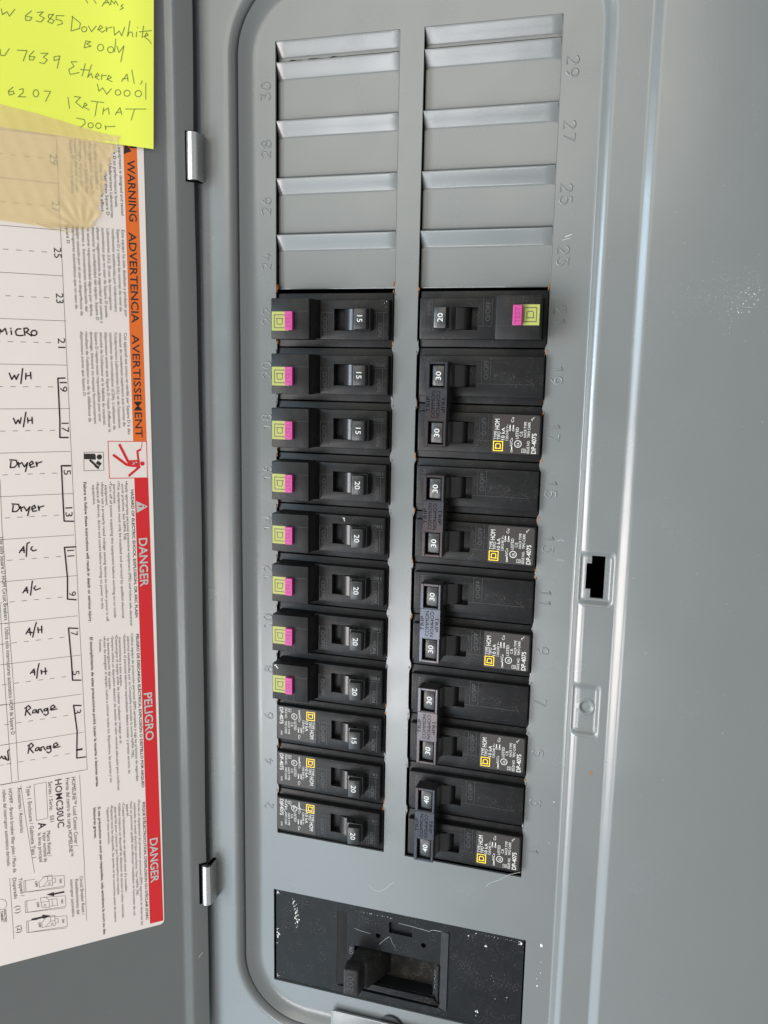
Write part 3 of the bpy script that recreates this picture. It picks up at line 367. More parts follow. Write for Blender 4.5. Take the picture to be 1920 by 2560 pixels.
LABEL_SHAPES={"orange":[[[-34.07,-39.7],[-28.06,-38.96],[-27.29,-174.42],[-33.56,-174.29]]],"red":[[[-33.61,-192.26],[-27.05,-192.37],[-25.51,-429.44],[-32.49,-429.32]],[[-45.37,-173.97],[-27.17,-174.45],[-27.18,-174.79],[-45.38,-174.31]],[[-27.17,-174.44],[-27.22,-192.38],[-27.56,-192.38],[-27.51,-174.44]],[[-27.22,-192.38],[-45.28,-191.97],[-45.28,-191.63],[-27.22,-192.04]],[[-45.28,-191.97],[-45.38,-173.98],[-45.06,-173.97],[-44.96,-191.97]]],"black":[[[-34.01,-44.32],[-33.31,-39.27],[-30.42,-42.57]],[[-31.54,-41.37],[-29.77,-39.17],[-28.1,-40.63],[-28.12,-41.1]],[[-56.28,-178.94],[-47.46,-179.17],[-47.47,-179.36],[-56.29,-179.13]],[[-47.46,-179.17],[-47.44,-187.93],[-47.62,-187.93],[-47.65,-179.17]],[[-47.44,-187.93],[-56.62,-187.85],[-56.62,-187.66],[-47.44,-187.74]],[[-56.62,-187.85],[-56.28,-178.94],[-56.1,-178.95],[-56.44,-187.85]],[[-48.18,-181.5],[-48.32,-182.04],[-48.67,-182.47],[-49.15,-182.69],[-49.68,-182.68],[-50.15,-182.42],[-50.47,-181.98],[-50.56,-181.44],[-50.43,-180.9],[-50.08,-180.48],[-49.6,-180.25],[-49.07,-180.26],[-48.6,-180.52],[-48.28,-180.96]],[[-56.22,-179.75],[-51.38,-179.88],[-50.95,-180.85],[-51.02,-182.76],[-53.74,-182.44],[-56.32,-182.27]],[[-53.43,-182.29],[-50.29,-185.53],[-51.0,-186.28],[-54.13,-183.05]],[[-50.12,-183.13],[-48.43,-184.53],[-49.3,-185.85],[-51.08,-184.44]],[[-51.33,-184.91],[-49.45,-186.03],[-50.04,-187.36],[-51.82,-185.86]],[[-73.97,-399.12],[-73.91,-400.08],[-78.67,-399.9],[-78.8,-400.69],[-82.41,-398.88],[-78.85,-398.35],[-78.78,-399.04]],[[-89.8,-409.91],[-89.66,-410.95],[-84.37,-411.08],[-84.3,-411.66],[-80.9,-410.68],[-84.75,-409.14],[-84.7,-410.04]]],"redtop":[[[-28.54,-185.26],[-28.66,-185.73],[-28.96,-186.09],[-29.39,-186.29],[-29.86,-186.27],[-30.27,-186.05],[-30.56,-185.66],[-30.65,-185.19],[-30.53,-184.73],[-30.23,-184.36],[-29.8,-184.17],[-29.33,-184.18],[-28.92,-184.4],[-28.63,-184.79]],[[-39.58,-175.32],[-35.61,-184.07],[-36.72,-184.61],[-40.67,-175.86]],[[-42.76,-180.07],[-36.48,-185.15],[-37.23,-186.14],[-43.51,-181.07]],[[-37.46,-184.65],[-34.05,-185.53],[-34.35,-186.77],[-37.76,-185.88]],[[-36.61,-190.58],[-31.12,-186.08],[-30.4,-187.0],[-35.9,-191.51]],[[-31.66,-186.93],[-32.31,-178.9],[-31.36,-178.81],[-30.71,-186.85]],[[-32.31,-178.9],[-30.26,-177.91],[-29.86,-178.79],[-31.91,-179.78]],[[-30.53,-178.54],[-29.79,-176.66],[-29.52,-176.76],[-30.27,-178.65]],[[-29.85,-176.89],[-29.58,-174.84],[-29.3,-174.88],[-29.57,-176.93]],[[-36.43,-183.45],[-30.83,-183.37],[-30.75,-187.15],[-36.42,-186.37]],[[-31.95,-205.7],[-30.17,-205.59],[-30.19,-206.49],[-31.96,-206.19]],[[-28.88,-206.16],[-28.98,-206.4],[-29.23,-206.49],[-29.46,-206.38],[-29.55,-206.12],[-29.45,-205.88],[-29.21,-205.79],[-28.97,-205.91]]],"white":[[[-34.65,-183.99],[-32.69,-185.13],[-32.9,-184.04],[-31.63,-184.57],[-34.61,-185.94],[-33.73,-184.9]],[[-33.12,-203.25],[-27.53,-206.28],[-32.91,-209.23]]]}
TAPE_OUTLINE=[[-99.68,-28.37],[-84.49,-30.17],[-69.94,-31.9],[-54.88,-34.33],[-36.24,-37.13],[-36.36,-40.76],[-37.58,-43.21],[-38.99,-45.35],[-40.19,-49.12],[-41.8,-53.26],[-43.1,-56.04],[-42.29,-57.61],[-44.14,-62.78],[-45.59,-66.24],[-45.47,-72.24],[-47.91,-75.12],[-50.06,-79.32],[-51.44,-80.77],[-53.42,-80.59],[-63.17,-79.73],[-72.06,-78.5],[-86.93,-77.7],[-102.45,-76.66]]

# ================================================================ the panel cover
HINGE_X = -35.82
DOOR_ANGLE = 0.74388
panel = thing('electrical_panel', 'grey enamelled breaker panel with its door open to the left', 'breaker panel', T(60, -545, 0))
PO = panel.location
OFF = T(0, 0, 0) - PO
def pp(mb, name, m, smooth=35, parent=None):          # a part of the panel, drawn in panel coordinates
    return mb.build(name, m, panel, OFF, smooth)

PX0, PX1, PY0, PY1, PR = -17.9, 147.0, -490.8, 37.2, 35.0
FZ, OZ = 5.6, 7.3                                  # heights of the door channel and of the outer trim
P = 25.4
SEAM = -1.6
A0, A1, B0, B1 = 0.2, 59.4, 70.5, 129.8           # the two breaker openings
OT, OB = 8.7, -382.6
def opening(x0, x1, inner):
    """rectangular opening whose inner edge keeps little torn nibs of metal"""
    pts = [(x0, OB), (x1, OB)]
    return [(x0, OB), (x1, OB), (x1, OT), (x0, OT)]
def nibbed(x0, x1):
    rnd = random.Random(int(x0*7))
    left, right = [], []
    for k in range(4, 15):
        y = -P*k + SEAM
        if k == 4: continue
        for lst, x, s in ((left, x0, 1), (right, x1, -1)):
            a = 0.5 + rnd.random()*0.5; h = 1.5 + rnd.random()
            lst += [(x, y+h+1.2), (x + s*a*0.8, y+h*0.6), (x + s*a, y-0.3), (x + s*a*0.5, y-h), (x, y-h-0.8)]
    return [(x0, OB), (x1, OB)] + right[::-1][0:0] + sorted(right, key=lambda p: p[1]) + [(x1, OT), (x0, OT)] + sorted(left, key=lambda p: -p[1])
holeL = nibbed(A0, A1); holeR = nibbed(B0, B1)
holeM = [(-2.0, -470.4), (133.6, -470.4), (133.6, -415.9), (-2.0, -415.9)]
def crev(x):                                       # the crevice round the pocket closes up along its right side
    return 1 - sstep((x - 90) / 50)

mb = MB()
edge = rrect(PX0+9.6, PX1-9.6, PY0+9.6, PY1-9.6, PR-9.6, 14)
mb.area([edge, holeL, holeR, holeM], 0.0)
for loop in (holeL, holeR, holeM):                 # sheet thickness round the openings
    n = len(loop)
    vs = [(p[0], p[1], 0.0) for p in loop] + [(p[0], p[1], -1.3) for p in loop]
    mb.add(vs, [(i, i+n, (i+1) % n + n, (i+1) % n) for i in range(n)])
for x_, t_ in ((A1, OT), (B1, OT)):
    mb.tube([(x_+.05, t_-.5), (x_+.05, -60), (x_+.05, -100)], .17, -.02, 1.0)
pp(mb, 'deadfront', M['paint'], 25)

# pocket wall: rings of a rounded rectangle, each further out and higher
# (offset outwards, height on the right side, height on the left, top and bottom)
prof = [(-9.6, 0, 0), (-8.6, 0, .05), (-7.6, 0, .2), (-6.6, 0, .46), (-5.6, 0, .85), (-4.6, 0, 1.34), (-3.6, 0, 1.92), (-2.6, 0, 2.55), (-1.6, 0, 3.2),
        (-1.0, 0, 3.6), (-0.75, 0, 0.5), (-0.1, 0.02, -0.2), (0.25, .12, 2.6), (0.5, 0.35, 3.2), (1.2, 1.45, 4.0), (1.6, 2.5, 4.4), (2.0, 3.5, 4.75), (2.4, 4.15, 5.02), (2.9, 4.5, 5.25),
        (3.5, 4.78, 5.42), (4.2, 5.07, 5.52), (4.7, 5.24, 5.57), (5.2, 5.35, 5.59), (5.8, 5.4, 5.6)]
prof = [(o_, zr*5.6/5.4, zl) for o_, zr, zl in prof]
RX0, RX1, RY0, RY1 = 146.0, 165.4, (-246.0, -211.0), (-309.0, -272.0)   # right side stretches replaced by the latch stamping
def ring_pts(off):
    pts = rrect(PX0-off, PX1+off, PY0-off, PY1+off, PR+off, 14)
    # the right side runs from the end of the first arc to the start of the second: insert fixed stops
    out = []
    for i, p in enumerate(pts):
        out.append(p)
        if i == 14:
            for y in (RY1[0], RY1[1], RY0[0], RY0[1]): out.append((PX1+off, y))
    return out
mb = MB()
rows = []
for off, zr, zl in prof:
    pts = ring_pts(off)
    rows.append([(x, y, zr + (zl - zr)*crev(x)) for x, y in pts])
n = len(rows[0])
vs = [v for r in rows for v in r]
skip = {15, 17}
fs = []
for j in range(len(rows)-1):
    for i in range(n):
        if i in skip and prof[j][0] > -1.05: continue
        fs.append((j*n+i, j*n+(i+1) % n, (j+1)*n+(i+1) % n, (j+1)*n+i))
mb.add(vs, fs)
# flat flange between the pocket and the outer step
GAPX = -35.3
outer = [(GAPX, -620), (165.4, -620), (165.4, 150), (GAPX, 150)]
inner = rrect(PX0-5.8, PX1+5.8, PY0-5.8, PY1+5.8, PR+5.8, 14)
def rect(a, b, y): return [(a, y[0]), (b, y[0]), (b, y[1]), (a, y[1])]
XI = PX1 + 5.8
# split so the stampings can be cut out of the right strip
strip = []
ys = [-620, RY1[0], RY1[1], RY0[0], RY0[1], 150]
for a, b in ((ys[0], ys[1]), (ys[2], ys[3]), (ys[4], ys[5])):
    mb.area([[(XI, a), (165.4, a), (165.4, b), (XI, b)]], FZ)
# left / top / bottom flange as one sheet with the pocket outline as its inner border
mb.area([[(GAPX, -620), (XI, -620), (XI, 150), (GAPX, 150)], [(min(x, XI - 0.002), y) for x, y in inner]], FZ)
mb.add([(GAPX, -620, FZ), (GAPX, 150, FZ), (GAPX-0.1, 150, FZ-.1), (GAPX-0.1, -620, FZ-.1), (GAPX-0.1, 150, -4), (GAPX-0.1, -620, -4)], [(0,1,2,3), (3,2,4,5)])
# outer step up to the wide trim on the right
step = [(165.4, 0), (165.8, 0.03), (166.2, 0.12), (166.7, 0.29), (167.3, 0.53), (168.0, 0.83), (168.7, 1.12), (169.3, 1.36), (169.8, 1.53), (170.3, 1.64), (171.0, 1.7), (330, 1.7), (332, .7), (332, -60)]
step = [(x, z + FZ) for x, z in step]
vs = [(x, y, z) for y in (-620, 150) for x, z in step]; m_ = len(step)
mb.add(vs, [(i, i+1, i+1+m_, i+m_) for i in range(m_-1)])
# trim behind the open door on the left
lt = [(-44, -1.0), (-44, 4.8), (-45, 5.6), (-240, 5.6), (-242, 5), (-242, -60)]
vs = [(x, y, z) for y in (-620, 150) for x, z in lt]; m_ = len(lt)
mb.add(vs, [(i, i+m_, i+1+m_, i+1) for i in range(m_-1)])
mb.add([(-242, 150, 5.6), (332, 150, 5.6), (332, 150, -60), (-242, 150, -60)], [(0,1,2,3)])
mb.add([(-242, -620, 5.6), (332, -620, 5.6), (332, -620, -60), (-242, -620, -60)], [(3,2,1,0)])
pp(mb, 'trim', M['paint'], 40)

# stamped seats in the right hand channel: one with the latch slot, one with a dimple
pf = [(o + PX1, z) for o, z, z2 in prof]
def prof_z(x):
    if x <= PX1-1.0: return 0.0
    for a, b in zip(pf, pf[1:]):
        if a[0] <= x <= b[0]: return a[1] + (b[1]-a[1])*(x-a[0])/(b[0]-a[0])
    return FZ
def stamping(name, yr, seat, slot=None, dimple=None, depth=1.7):
    sx0, sx1, sy0, sy1 = seat
    xs = [PX1-1.0, PX1-0.4, PX1+0.15] + [PX1 + 0.5 + 0.36*i for i in range(1, 49)]
    xs = [x for x in xs if x < 165.2] + [165.4]
    if slot: xs = sorted(set(xs + [s for s in slot['x']]))
    yy = []
    y = yr[0]
    while y < yr[1] - 0.2: yy.append(y); y += 0.42
    yy.append(yr[1])
    if slot: yy = sorted(set(yy + slot['y']))
    def h(x, y):
        z = prof_z(x)
        w = 2.4
        s = sstep((x - sx0)/w) * sstep((sx1 - x)/w) * sstep((y - sy0)/w/1.5) * sstep((sy1 - y)/w/1.5)
        z -= depth * s * min(1, z/FZ*1.15)
        if dimple:
            r = math.hypot(x - dimple[0], y - dimple[1])
            z -= 0.55 * sstep((2.9 - r)/0.7) if r < 2.9 else 0
            z += 0.25 * math.exp(-((r-3.3)/0.5)**2)
        return z
    mb = MB()
    nx = len(xs)
    vs = [(x, y, h(x, y)) for y in yy for x in xs]
    fs = []
    for j in range(len(yy)-1):
        for i in range(nx-1):
            cx, cy = (xs[i]+xs[i+1])/2, (yy[j]+yy[j+1])/2
            if slot and slot['in'](cx, cy): continue
            fs.append((j*nx+i, j*nx+i+1, (j+1)*nx+i+1, (j+1)*nx+i))
    mb.add(vs, fs)
    if slot:                                           # thickness of the sheet at the slot
        o = slot['outline']; z = FZ - depth; n = len(o)
        mb.add([(p[0], p[1], z) for p in o] + [(p[0], p[1], z-1.4) for p in o], [(i, i+n, (i+1) % n + n, (i+1) % n) for i in range(n)])
    return pp(mb, name, M['paint'], 50)
so = [(154.6, -237.8), (160.4, -237.8), (160.4, -218.3), (154.6, -218.3), (154.6, -222.0), (152.4, -222.3), (152.4, -233.8), (154.6, -233.8)]
stamping('latch_seat', RY0, (148.4, 164.9, -241.5, -216.0),
         slot=dict(x=[152.4, 154.6, 160.4], y=[-237.8, -233.8, -222.0, -218.3], outline=so,
                   **{'in': lambda x, y: (154.6 < x < 160.4 and -237.8 < y < -218.3) or (152.4 < x <= 154.6 and -233.8 < y < -222.0)}))
stamping('dimpled_seat', RY1, (148.2, 162.0, -303.5, -277.5), dimple=(156.0, -289.4))

# black sheet that puts the box's inner shade behind the openings
mb = MB()
mb.poly([(-43, -600), (200, -600), (200, 120), (-43, 120)], -34)
pp(mb, 'box_shade_sheet', M['void'])
mb = MB(); mb.add([(-43.5, -600, .9), (-43.5, 120, .9), (-35.5, 120, .9), (-35.5, -600, .9)], [(0,3,2,1)])
pp(mb, 'gap_backing_strip', M['paint'])  # strip added behind the hinge gap to lift it from black

# ---------------------------------------------------------------- filler plates over the unused spaces
def filler(x0, x1, ytop, ybot, name='filler_plate', ragged=False):
    mb = MB()
    d = 3.0
    a, b = x0 + 0.35, x1 - 0.35
    # profile down the plate: flush at the top, sloping back, then flat
    ln = 7.3
    if ytop - ybot < 9: ln = ytop - ybot - 0.9
    pr = [(0, -1.2), (0, -0.30), (0.12, -0.06), (0.3, -0.04), (0.55, -0.12), (1.0, -0.30), (ln*0.5, -d*0.49), (ln-0.9, -d+0.22), (ln-0.5, -d+0.08), (ln-0.1, -d+0.01), (ln+0.3, -d), (ln+0.8, -d)]
    pr += [(ytop - ybot - 1.2, -d), (ytop - ybot - 0.75, -d-.01), (ytop - ybot - 0.45, -d - 0.15), (ytop - ybot - 0.4, -d-1.2)] if ytop - ybot > 9 else [(ln+0.9, -d-0.8)]
    nx = 26
    rnd = random.Random(int(ytop*3+x0))
    vs = []
    for i in range(nx+1):
        t = i/nx; x = a + (b-a)*t
        e = min(t, 1-t)*(b-a)
        for j, (dy, z) in enumerate(pr):
            curl = 0.0
            if 0.3 < dy < ln+0.3:                     # the sheared ends curl down a little
                curl = -0.35*math.exp(-(e/0.7)**2)
            rg = 0.0
            if ragged and j >= len(pr)-3 and t < 0.55: rg = 0.5*math.sin(t*37)+0.35*math.sin(t*91)
            vs.append((x, ytop - dy - rg*0.5, z + curl))
    m_ = len(pr)
    fs = [(i*m_+j, i*m_+j+1, (i+1)*m_+j+1, (i+1)*m_+j) for i in range(nx) for j in range(m_-1)]
    mb.add(vs, fs)
    # side edges of the sheet
    for i, s in ((0, 0), (nx, 1)):
        base = [vs[i*m_+j] for j in range(m_)]
        q = [(v[0], v[1], v[2]-1.2) for v in base]
        mb.add(base + q, [((j, j+m_, j+1+m_, j+1) if s else (j, j+1, j+1+m_, j+m_)) for j in range(m_-1)])
    return pp(mb, name, M['paint'], 42)
for x0, x1, rag in ((A0, A1, True), (B0, B1, False)):
    filler(x0, x1, OT, 0.75, 'filler_strip', rag)
    for k in range(4):
        filler(x0, x1, -P*k - (0.15 if k else 0.35), -P*(k+1) - (0.0 if k < 3 else 0.1))

# ---------------------------------------------------------------- stamped circuit numbers
def arc(cx, cy, rx, ry, a0, a1, n=10):
    return [(cx + rx*math.cos(math.radians(a0 + (a1-a0)*i/n)), cy + ry*math.sin(math.radians(a0 + (a1-a0)*i/n))) for i in range(n+1)]
DIG = {'0': [arc(.34, .5, .30, .46, 90, 450, 20)], '1': [[(.18, .78), (.40, .97), (.40, .03)]],
       '2': [arc(.33, .69, .28, .27, 160, -30, 9) + [(.06, .04), (.62, .04)]],
       '3': [[(.08, .96), (.58, .96), (.32, .62)] + arc(.32, .33, .29, .29, 90, -160, 10)],
       '4': [[(.46, .03), (.46, .97), (.04, .30), (.66, .30)]],
       '5': [[(.56, .96), (.14, .96), (.10, .55)] + arc(.33, .33, .29, .30, 130, -160, 10)],
       '6': [arc(.34, .32, .28, .29, 90, 450, 14), [(.08, .42), (.20, .75), (.46, .96)]],
       '7': [[(.06, .96), (.62, .96), (.26, .03)]],
       '8': [arc(.34, .73, .23, .23, 90, 450, 14), arc(.34, .27, .29, .26, 90, 450, 14)],
       '9': [arc(.34, .68, .28, .29, 90, 450, 14), [(.60, .58), (.48, .25), (.22, .04)]]}
def emboss(num, cx, cy, side, h):
    s = str(num); adv = 0.93; w = (len(s)-1)*adv + 0.68
    mb = MB()
    for i, c in enumerate(s):
        for st in DIG[c]:
            pts = []
            for x, y in st:
                u = (x + i*adv - w/2)*h; v = (y - 0.5)*h
                # left numbers read upwards, right numbers read downwards
                pts.append((cx - v, cy + u) if side < 0 else (cx + v, cy - u))
            mb.tube(pts, 0.46, 0.0, 0.52)
    return pp(mb, 'stamped_number', M['paint'], 60)
for k in range(15):
    emboss(30 - 2*k, -4.7, -P*k - 12.6, -1, 4.9)
    emboss(29 - 2*k, 134.6, -P*k - 12.2, 1, 5.3)

# rusty burrs where the knock-outs were torn off
rnd = random.Random(3)
def blob(mb, x, y, z, rx, ry, rz, k=0):
    n = 7
    vs = [(x, y, z+rz)]
    for ring, (s, zz) in enumerate(((0.6, .75), (1.0, .1), (0.8, -.6))):
        for i in range(n):
            a = 2*PI*i/n; j = 1 + rnd.uniform(-.35, .35)
            vs.append((x + rx*s*j*math.cos(a), y + ry*s*j*math.sin(a), z + rz*zz))
    fs = [(0, 1+i, 1+(i+1) % n) for i in range(n)]
    for r_ in (0, 1): fs += [(1+r_*n+i, 1+(r_+1)*n+i, 1+(r_+1)*n+(i+1) % n, 1+r_*n+(i+1) % n) for i in range(n)]
    mb.add(vs, fs, k)
for k in range(4, 15):
    for x, s, hi in ((A0, 1, 12), (A1, -1, 13), (B0, 1, 15), (B1, -1, 15)):
        y = -P*k + SEAM + (0.4 if k > 4 else 1.6)
        mb = MB()
        rusty = rnd.random() < (0.85 if k < 10 else 0.4)
        for _ in range(4):
            blob(mb, x + s*rnd.uniform(-.2, .7), y + rnd.uniform(-2.6, 2.6), -0.4 + rnd.uniform(-.4, .35), rnd.uniform(.25, .5), rnd.uniform(.5, 1.3), .35, 1 if rusty else 0)
        if rnd.random() < .8: blob(mb, x - s*.1, y - rnd.uniform(1.5, 3), 0.05, .35, .8, .35, 0)
        pp(mb, 'torn_burr', [M['paint'], M['rust']], 60)

# ---------------------------------------------------------------- specks and scratches on the enamel
def specks(name, spots, m, z):
    mb = MB(); r = random.Random(11)
    for x, y, s in spots:
        n = 6; a0 = r.random()*6; e = r.uniform(.7, 1.5)
        p = [(x + s*math.cos(a0+2*PI*i/n)*r.uniform(.7, 1.1), y + s*e*math.sin(a0+2*PI*i/n)*r.uniform(.7, 1.1)) for i in range(n)]
        zz = z(x, y) if callable(z) else z
        mb.add([(x, y, zz + s*.35)] + [(a, b, zz - .01) for a, b in p], [(0, 1+i, 1+(i+1) % n) for i in range(n)])
    o = pp(mb, name, m, 80); o['kind'] = 'stuff'; return o
r = random.Random(5)
sp = []
for _ in range(300):                                    # overspray fan on the right hand trim
    t = r.random()**.6
    x = 181 + 32*t + r.gauss(0, 2.5); y = -112 + 10*(t) + r.gauss(0, 6.5 - 2.5*t)
    sp.append((x, y, r.uniform(.035, .09)))
for _ in range(62):
    x = 203 + r.uniform(0, 11); y = -115 + (x-203)*1.0 + r.gauss(0, 3.4)
    sp.append((x, y, r.uniform(.06, .22)))
for _ in range(60): sp.append((r.uniform(172, 240), r.uniform(-330, 10), r.uniform(.06, .14)))
specks('overspray_specks', sp, M['scuff'], OZ + .01)
sp = []
for _ in range(150):
    x = r.uniform(-10, 144); y = r.uniform(-485, 30)
    if A0-1 < x < A1+1 and OB < y < OT or B0-1 < x < B1+1 and OB < y < OT or -3 < x < 135 and -472 < y < -414: continue
    sp.append((x, y, r.uniform(.05, .14)))
sp += [(143.5, -340.5, .42), (142.2, -362, .22), (141.5, -432, .28), (139.8, -435.6, .25), (141.2, -417, .75), (140.2, -439.5, .5), (141.5, -426, .2)]
specks('paint_specks', sp, M['scuff'], 0.0)
sp = [(r.uniform(153, 165), r.uniform(-480, 30), r.uniform(.05, .12)) for _ in range(60)]
sp += [(r.uniform(-33, -24), r.uniform(-480, 30), r.uniform(.05, .11)) for _ in range(14)]
specks('channel_specks', [q for q in sp if not any(a < q[1] < b for a, b in (RY0, RY1))], M['scuff'], FZ)
mb = MB()
mb.ribbon([(51.9, -402.7), (54, -404.8), (57.4, -405.2), (61, -402.8), (63.5, -399.6), (65.0, -398.5)], .16, .03)
mb.ribbon([(112.5, -391.2), (114.5, -388.6), (119, -386.2), (124, -382.2), (129.2, -379.9)], .17, .03)
mb.ribbon([(135.2, -80.6), (137.8, -79.7)], .4, .03); mb.ribbon([(134, -82), (137.2, -81.2)], .2, .03)
for x, y in ((138.2, -213.4), (138.6, -222.5)): 
    for i in range(5): mb.ribbon([(x+i*.7, y+r.uniform(-.5, .5)), (x+i*.7+.6, y+r.uniform(-.5, .5))], .16, .03)
o = pp(mb, 'hairline_scratches', M['scratch']); o['kind'] = 'stuff'
mb = MB(); mb.disc(159.9, -320.2, .55, FZ-.05, FZ+.1, 8, ry=.9)
pp(mb, 'rust_fleck', M['rust'])

# ================================================================ door (folded open) with its hinges
DROT = Euler((0, 0, DOOR_ANGLE))
DLOC = T(HINGE_X, 0, 8)
def dloc(): return DLOC - PO
dp_ = [(-2.3, -0.6), (-2.0, 0.4), (-2.0, 1.9), (-2.35, 2.45), (-3.0, 2.5), (-10.0, 2.5), (-10.9, 2.42), (-11.6, 2.1), (-14.2, 0.45), (-15.0, 0.1), (-16.0, 0.0),
       (-199, 0.0), (-200, 0.1), (-203, 2.3), (-204, 2.5), (-207, 2.5), (-207.6, 2.0), (-207.6, -9)]
back = [(-206.4, -9), (-206.4, 1.2), (-203, 1.1), (-200, -1.2), (-15.5, -1.2), (-11.5, 1.2), (-3.2, 1.2), (-3.2, -0.6)]
mb = MB()
allp = dp_ + back; y0d, y1d = -532, 72
mm = len(allp)
rnd = random.Random(9)
ysd = [y0d + (y1d-y0d)*i/60 for i in range(61)]
vs = []
for y in ysd:
    wob = 0.28*math.sin(y*0.021) + 0.14*math.sin(y*0.057+1)
    for i, (x, w) in enumerate(allp):
        vs.append((x + (wob if x > -4 else 0), y, w))
fs = [(j*mm+i, j*mm+(i+1) % mm, (j+1)*mm+(i+1) % mm, (j+1)*mm+i) for j in range(60) for i in range(mm)]
fs = [f[::-1] for f in fs]
mb.add(vs, fs)
for q, fl in ((vs[:mm], True), (vs[-mm:], False)): pass
door = mb.build('door', M['paint'], panel, dloc(), 40, rot=DROT)
def hinge(yc, ln, xc):
    # rolled zinc barrel across the gap; its punched slot is drawn in as black shade
    zc = 12.3
    mb = MB()
    mb.cyl_y(xc-.5, zc, 2.9, yc-ln/2, yc+ln/2, 28, a0=-0.1, a1=PI+0.3)
    mb.prism([(xc+1.5, 2.5), (xc+2.2, 2.5), (xc+2.2, zc-.2), (xc+1.7, zc-.2)], yc-ln/2, yc+ln/2)
    h = pp(mb, 'hinge', M['zinc'], 40)
    mb = MB()
    for q in (-1, 1):
        mb.disc(GAPX+.35, yc+q*ln*0.24+1.5, 0.55, FZ-.1, FZ+.06, 12, ry=ln*.15)
    mb.box(xc-.4, xc+1.4, yc-ln/2-.1, yc+ln/2+.3, 2.0, zc-.5)
    mb.build('hinge_slot_shade', M['void'], h, None, 40)
    mb = MB(); mb.bar(-6.6, -2.2, yc-ln/2-.7, yc+ln/2+.7, 2.3, 2.56)
    mb.build('hinge_slot_shade', M['void'], door)  # black bar on the door edge in place of a shaded cut-out
hinge(-42.4, 21.0, -35.7)
hinge(-412.0, 22.2, -34.6)
mb = MB(); r = random.Random(4)
for _ in range(46):
    x, y, s = r.uniform(-100, -4), r.uniform(-525, 40), r.uniform(.06, .16)
    if x < -22 and y > -435: continue
    w = 2.5 if x > -10 else 0.0
    if -16 < x < -10: continue
    mb.add([(x, y, w+.08)] + [(x+s*math.cos(i*PI/3), y+s*math.sin(i*PI/3), w-.01) for i in range(6)], [(0, 1+i, 1+(i+1) % 6) for i in range(6)])
mb.ribbon([(-7.6, -455.2), (-6.2, -453.6), (-5.3, -453.1)], .3, 2.53)
o = mb.build('paint_flecks', M['scuff'], door, None, 80); o['kind'] = 'stuff'

# ================================================================ warning label on the door
LBL = thing('warning_label', 'white warning and circuit list label with orange and red banners on the open door', 'label', DLOC, rot=DROT)
X1, Y0, Y1 = -25.0, -431.3, 16.0
Z0 = 0.16
mb = MB()
pts = rrect(-190, X1, Y0, Y1, 2.4, 6)
mb.hull([(*p, 0.02) for p in pts], [(*p, Z0) for p in pts])
mb.build('label_sheet', M['paper'], LBL, smooth=30)
Z1 = Z0 + 0.03
mats = {'orange': 0, 'red': 1, 'black': 2, 'redtop': 1, 'white': 3}
mb = MB()
mb.poly([(-27.6, 12), (-33.0, 12), *[tuple(LABEL_SHAPES['orange'][0][i]) for i in (0, 3, 2, 1)]][0:0] or [tuple(p) for p in LABEL_SHAPES['orange'][0]], Z1, 0)
mb.build('orange_banner', M['orange'], LBL)
mb = MB(); mb.poly([tuple(p) for p in LABEL_SHAPES['red'][0]], Z1, 0)
mb.build('red_banner', M['red'], LBL)
def pictogram(name, items):
    mb = MB()
    for key, idx, dz, mi in items:
        for n_, i in enumerate(idx): mb.poly([tuple(q) for q in LABEL_SHAPES[key][i]], Z1 + dz + .0015*n_, mi)
    return mb.build(name, [M['red'], M['ink'], M['white']], LBL)
nb = len(LABEL_SHAPES['black']); nr = len(LABEL_SHAPES['redtop'])
pictogram('shock_pictogram', [('red', range(1, 5), 0, 0), ('redtop', range(0, nr-2), .03, 0), ('white', [0], .06, 2)])
pictogram('manual_pictogram', [('black', range(2, nb-2), .03, 1)])
pictogram('alert_triangle', [('black', [0, 1], .03, 1)])
pictogram('alert_triangle', [('white', [1], .06, 2), ('redtop', [nr-2, nr-1], .09, 0)])
for i in (nb-2, nb-1): pictogram('printed_arrow', [('black', [i], .03, 1)])
def fix_up(o):                                   # every printed face must look out of the sheet
    me = o.data
    bm = bmesh.new(); bm.from_mesh(me)
    bm.normal_update()
    for f in bm.faces:
        if f.normal.y > 0: f.normal_flip()
    bm.to_mesh(me); bm.free()
for ch in LBL.children:
    if ch.name.startswith(('orange', 'red', 'shock', 'manual', 'alert', 'printed_arrow')): fix_up(ch)
def label_text(rows, name, m, dz=0.05):
    mb = MB()
    for s, xa, ya, xb, yb, h, bold, col in rows:
        dx, dy = xb-xa, yb-ya; l = math.hypot(dx, dy)
        d = (dx/l, dy/l); up = (-d[1], d[0])
        mb.text(s, (xa, ya), d, up, h*0.80, Z1+dz, width=l, bold=bold)
    return mb.build(name, m, LBL)
def pick(f): return [t for t in LABEL_TEXT if f(t)]
for t_ in pick(lambda t: t[7] == 'white'): label_text([t_], 'danger_word', M['white'], 0.1)
for t_ in pick(lambda t: t[0] in ('WARNING', 'ADVERTENCIA', 'AVERTISSEMENT')): label_text([t_], 'warning_word', M['ink'])
rest = pick(lambda t: t[7] != 'white' and t[0] not in ('WARNING', 'ADVERTENCIA', 'AVERTISSEMENT'))
label_text([t for t in rest if t[2] > -190], 'warning_text', M['ink'])
label_text([t for t in rest if t[2] <= -190], 'danger_text', M['ink'])
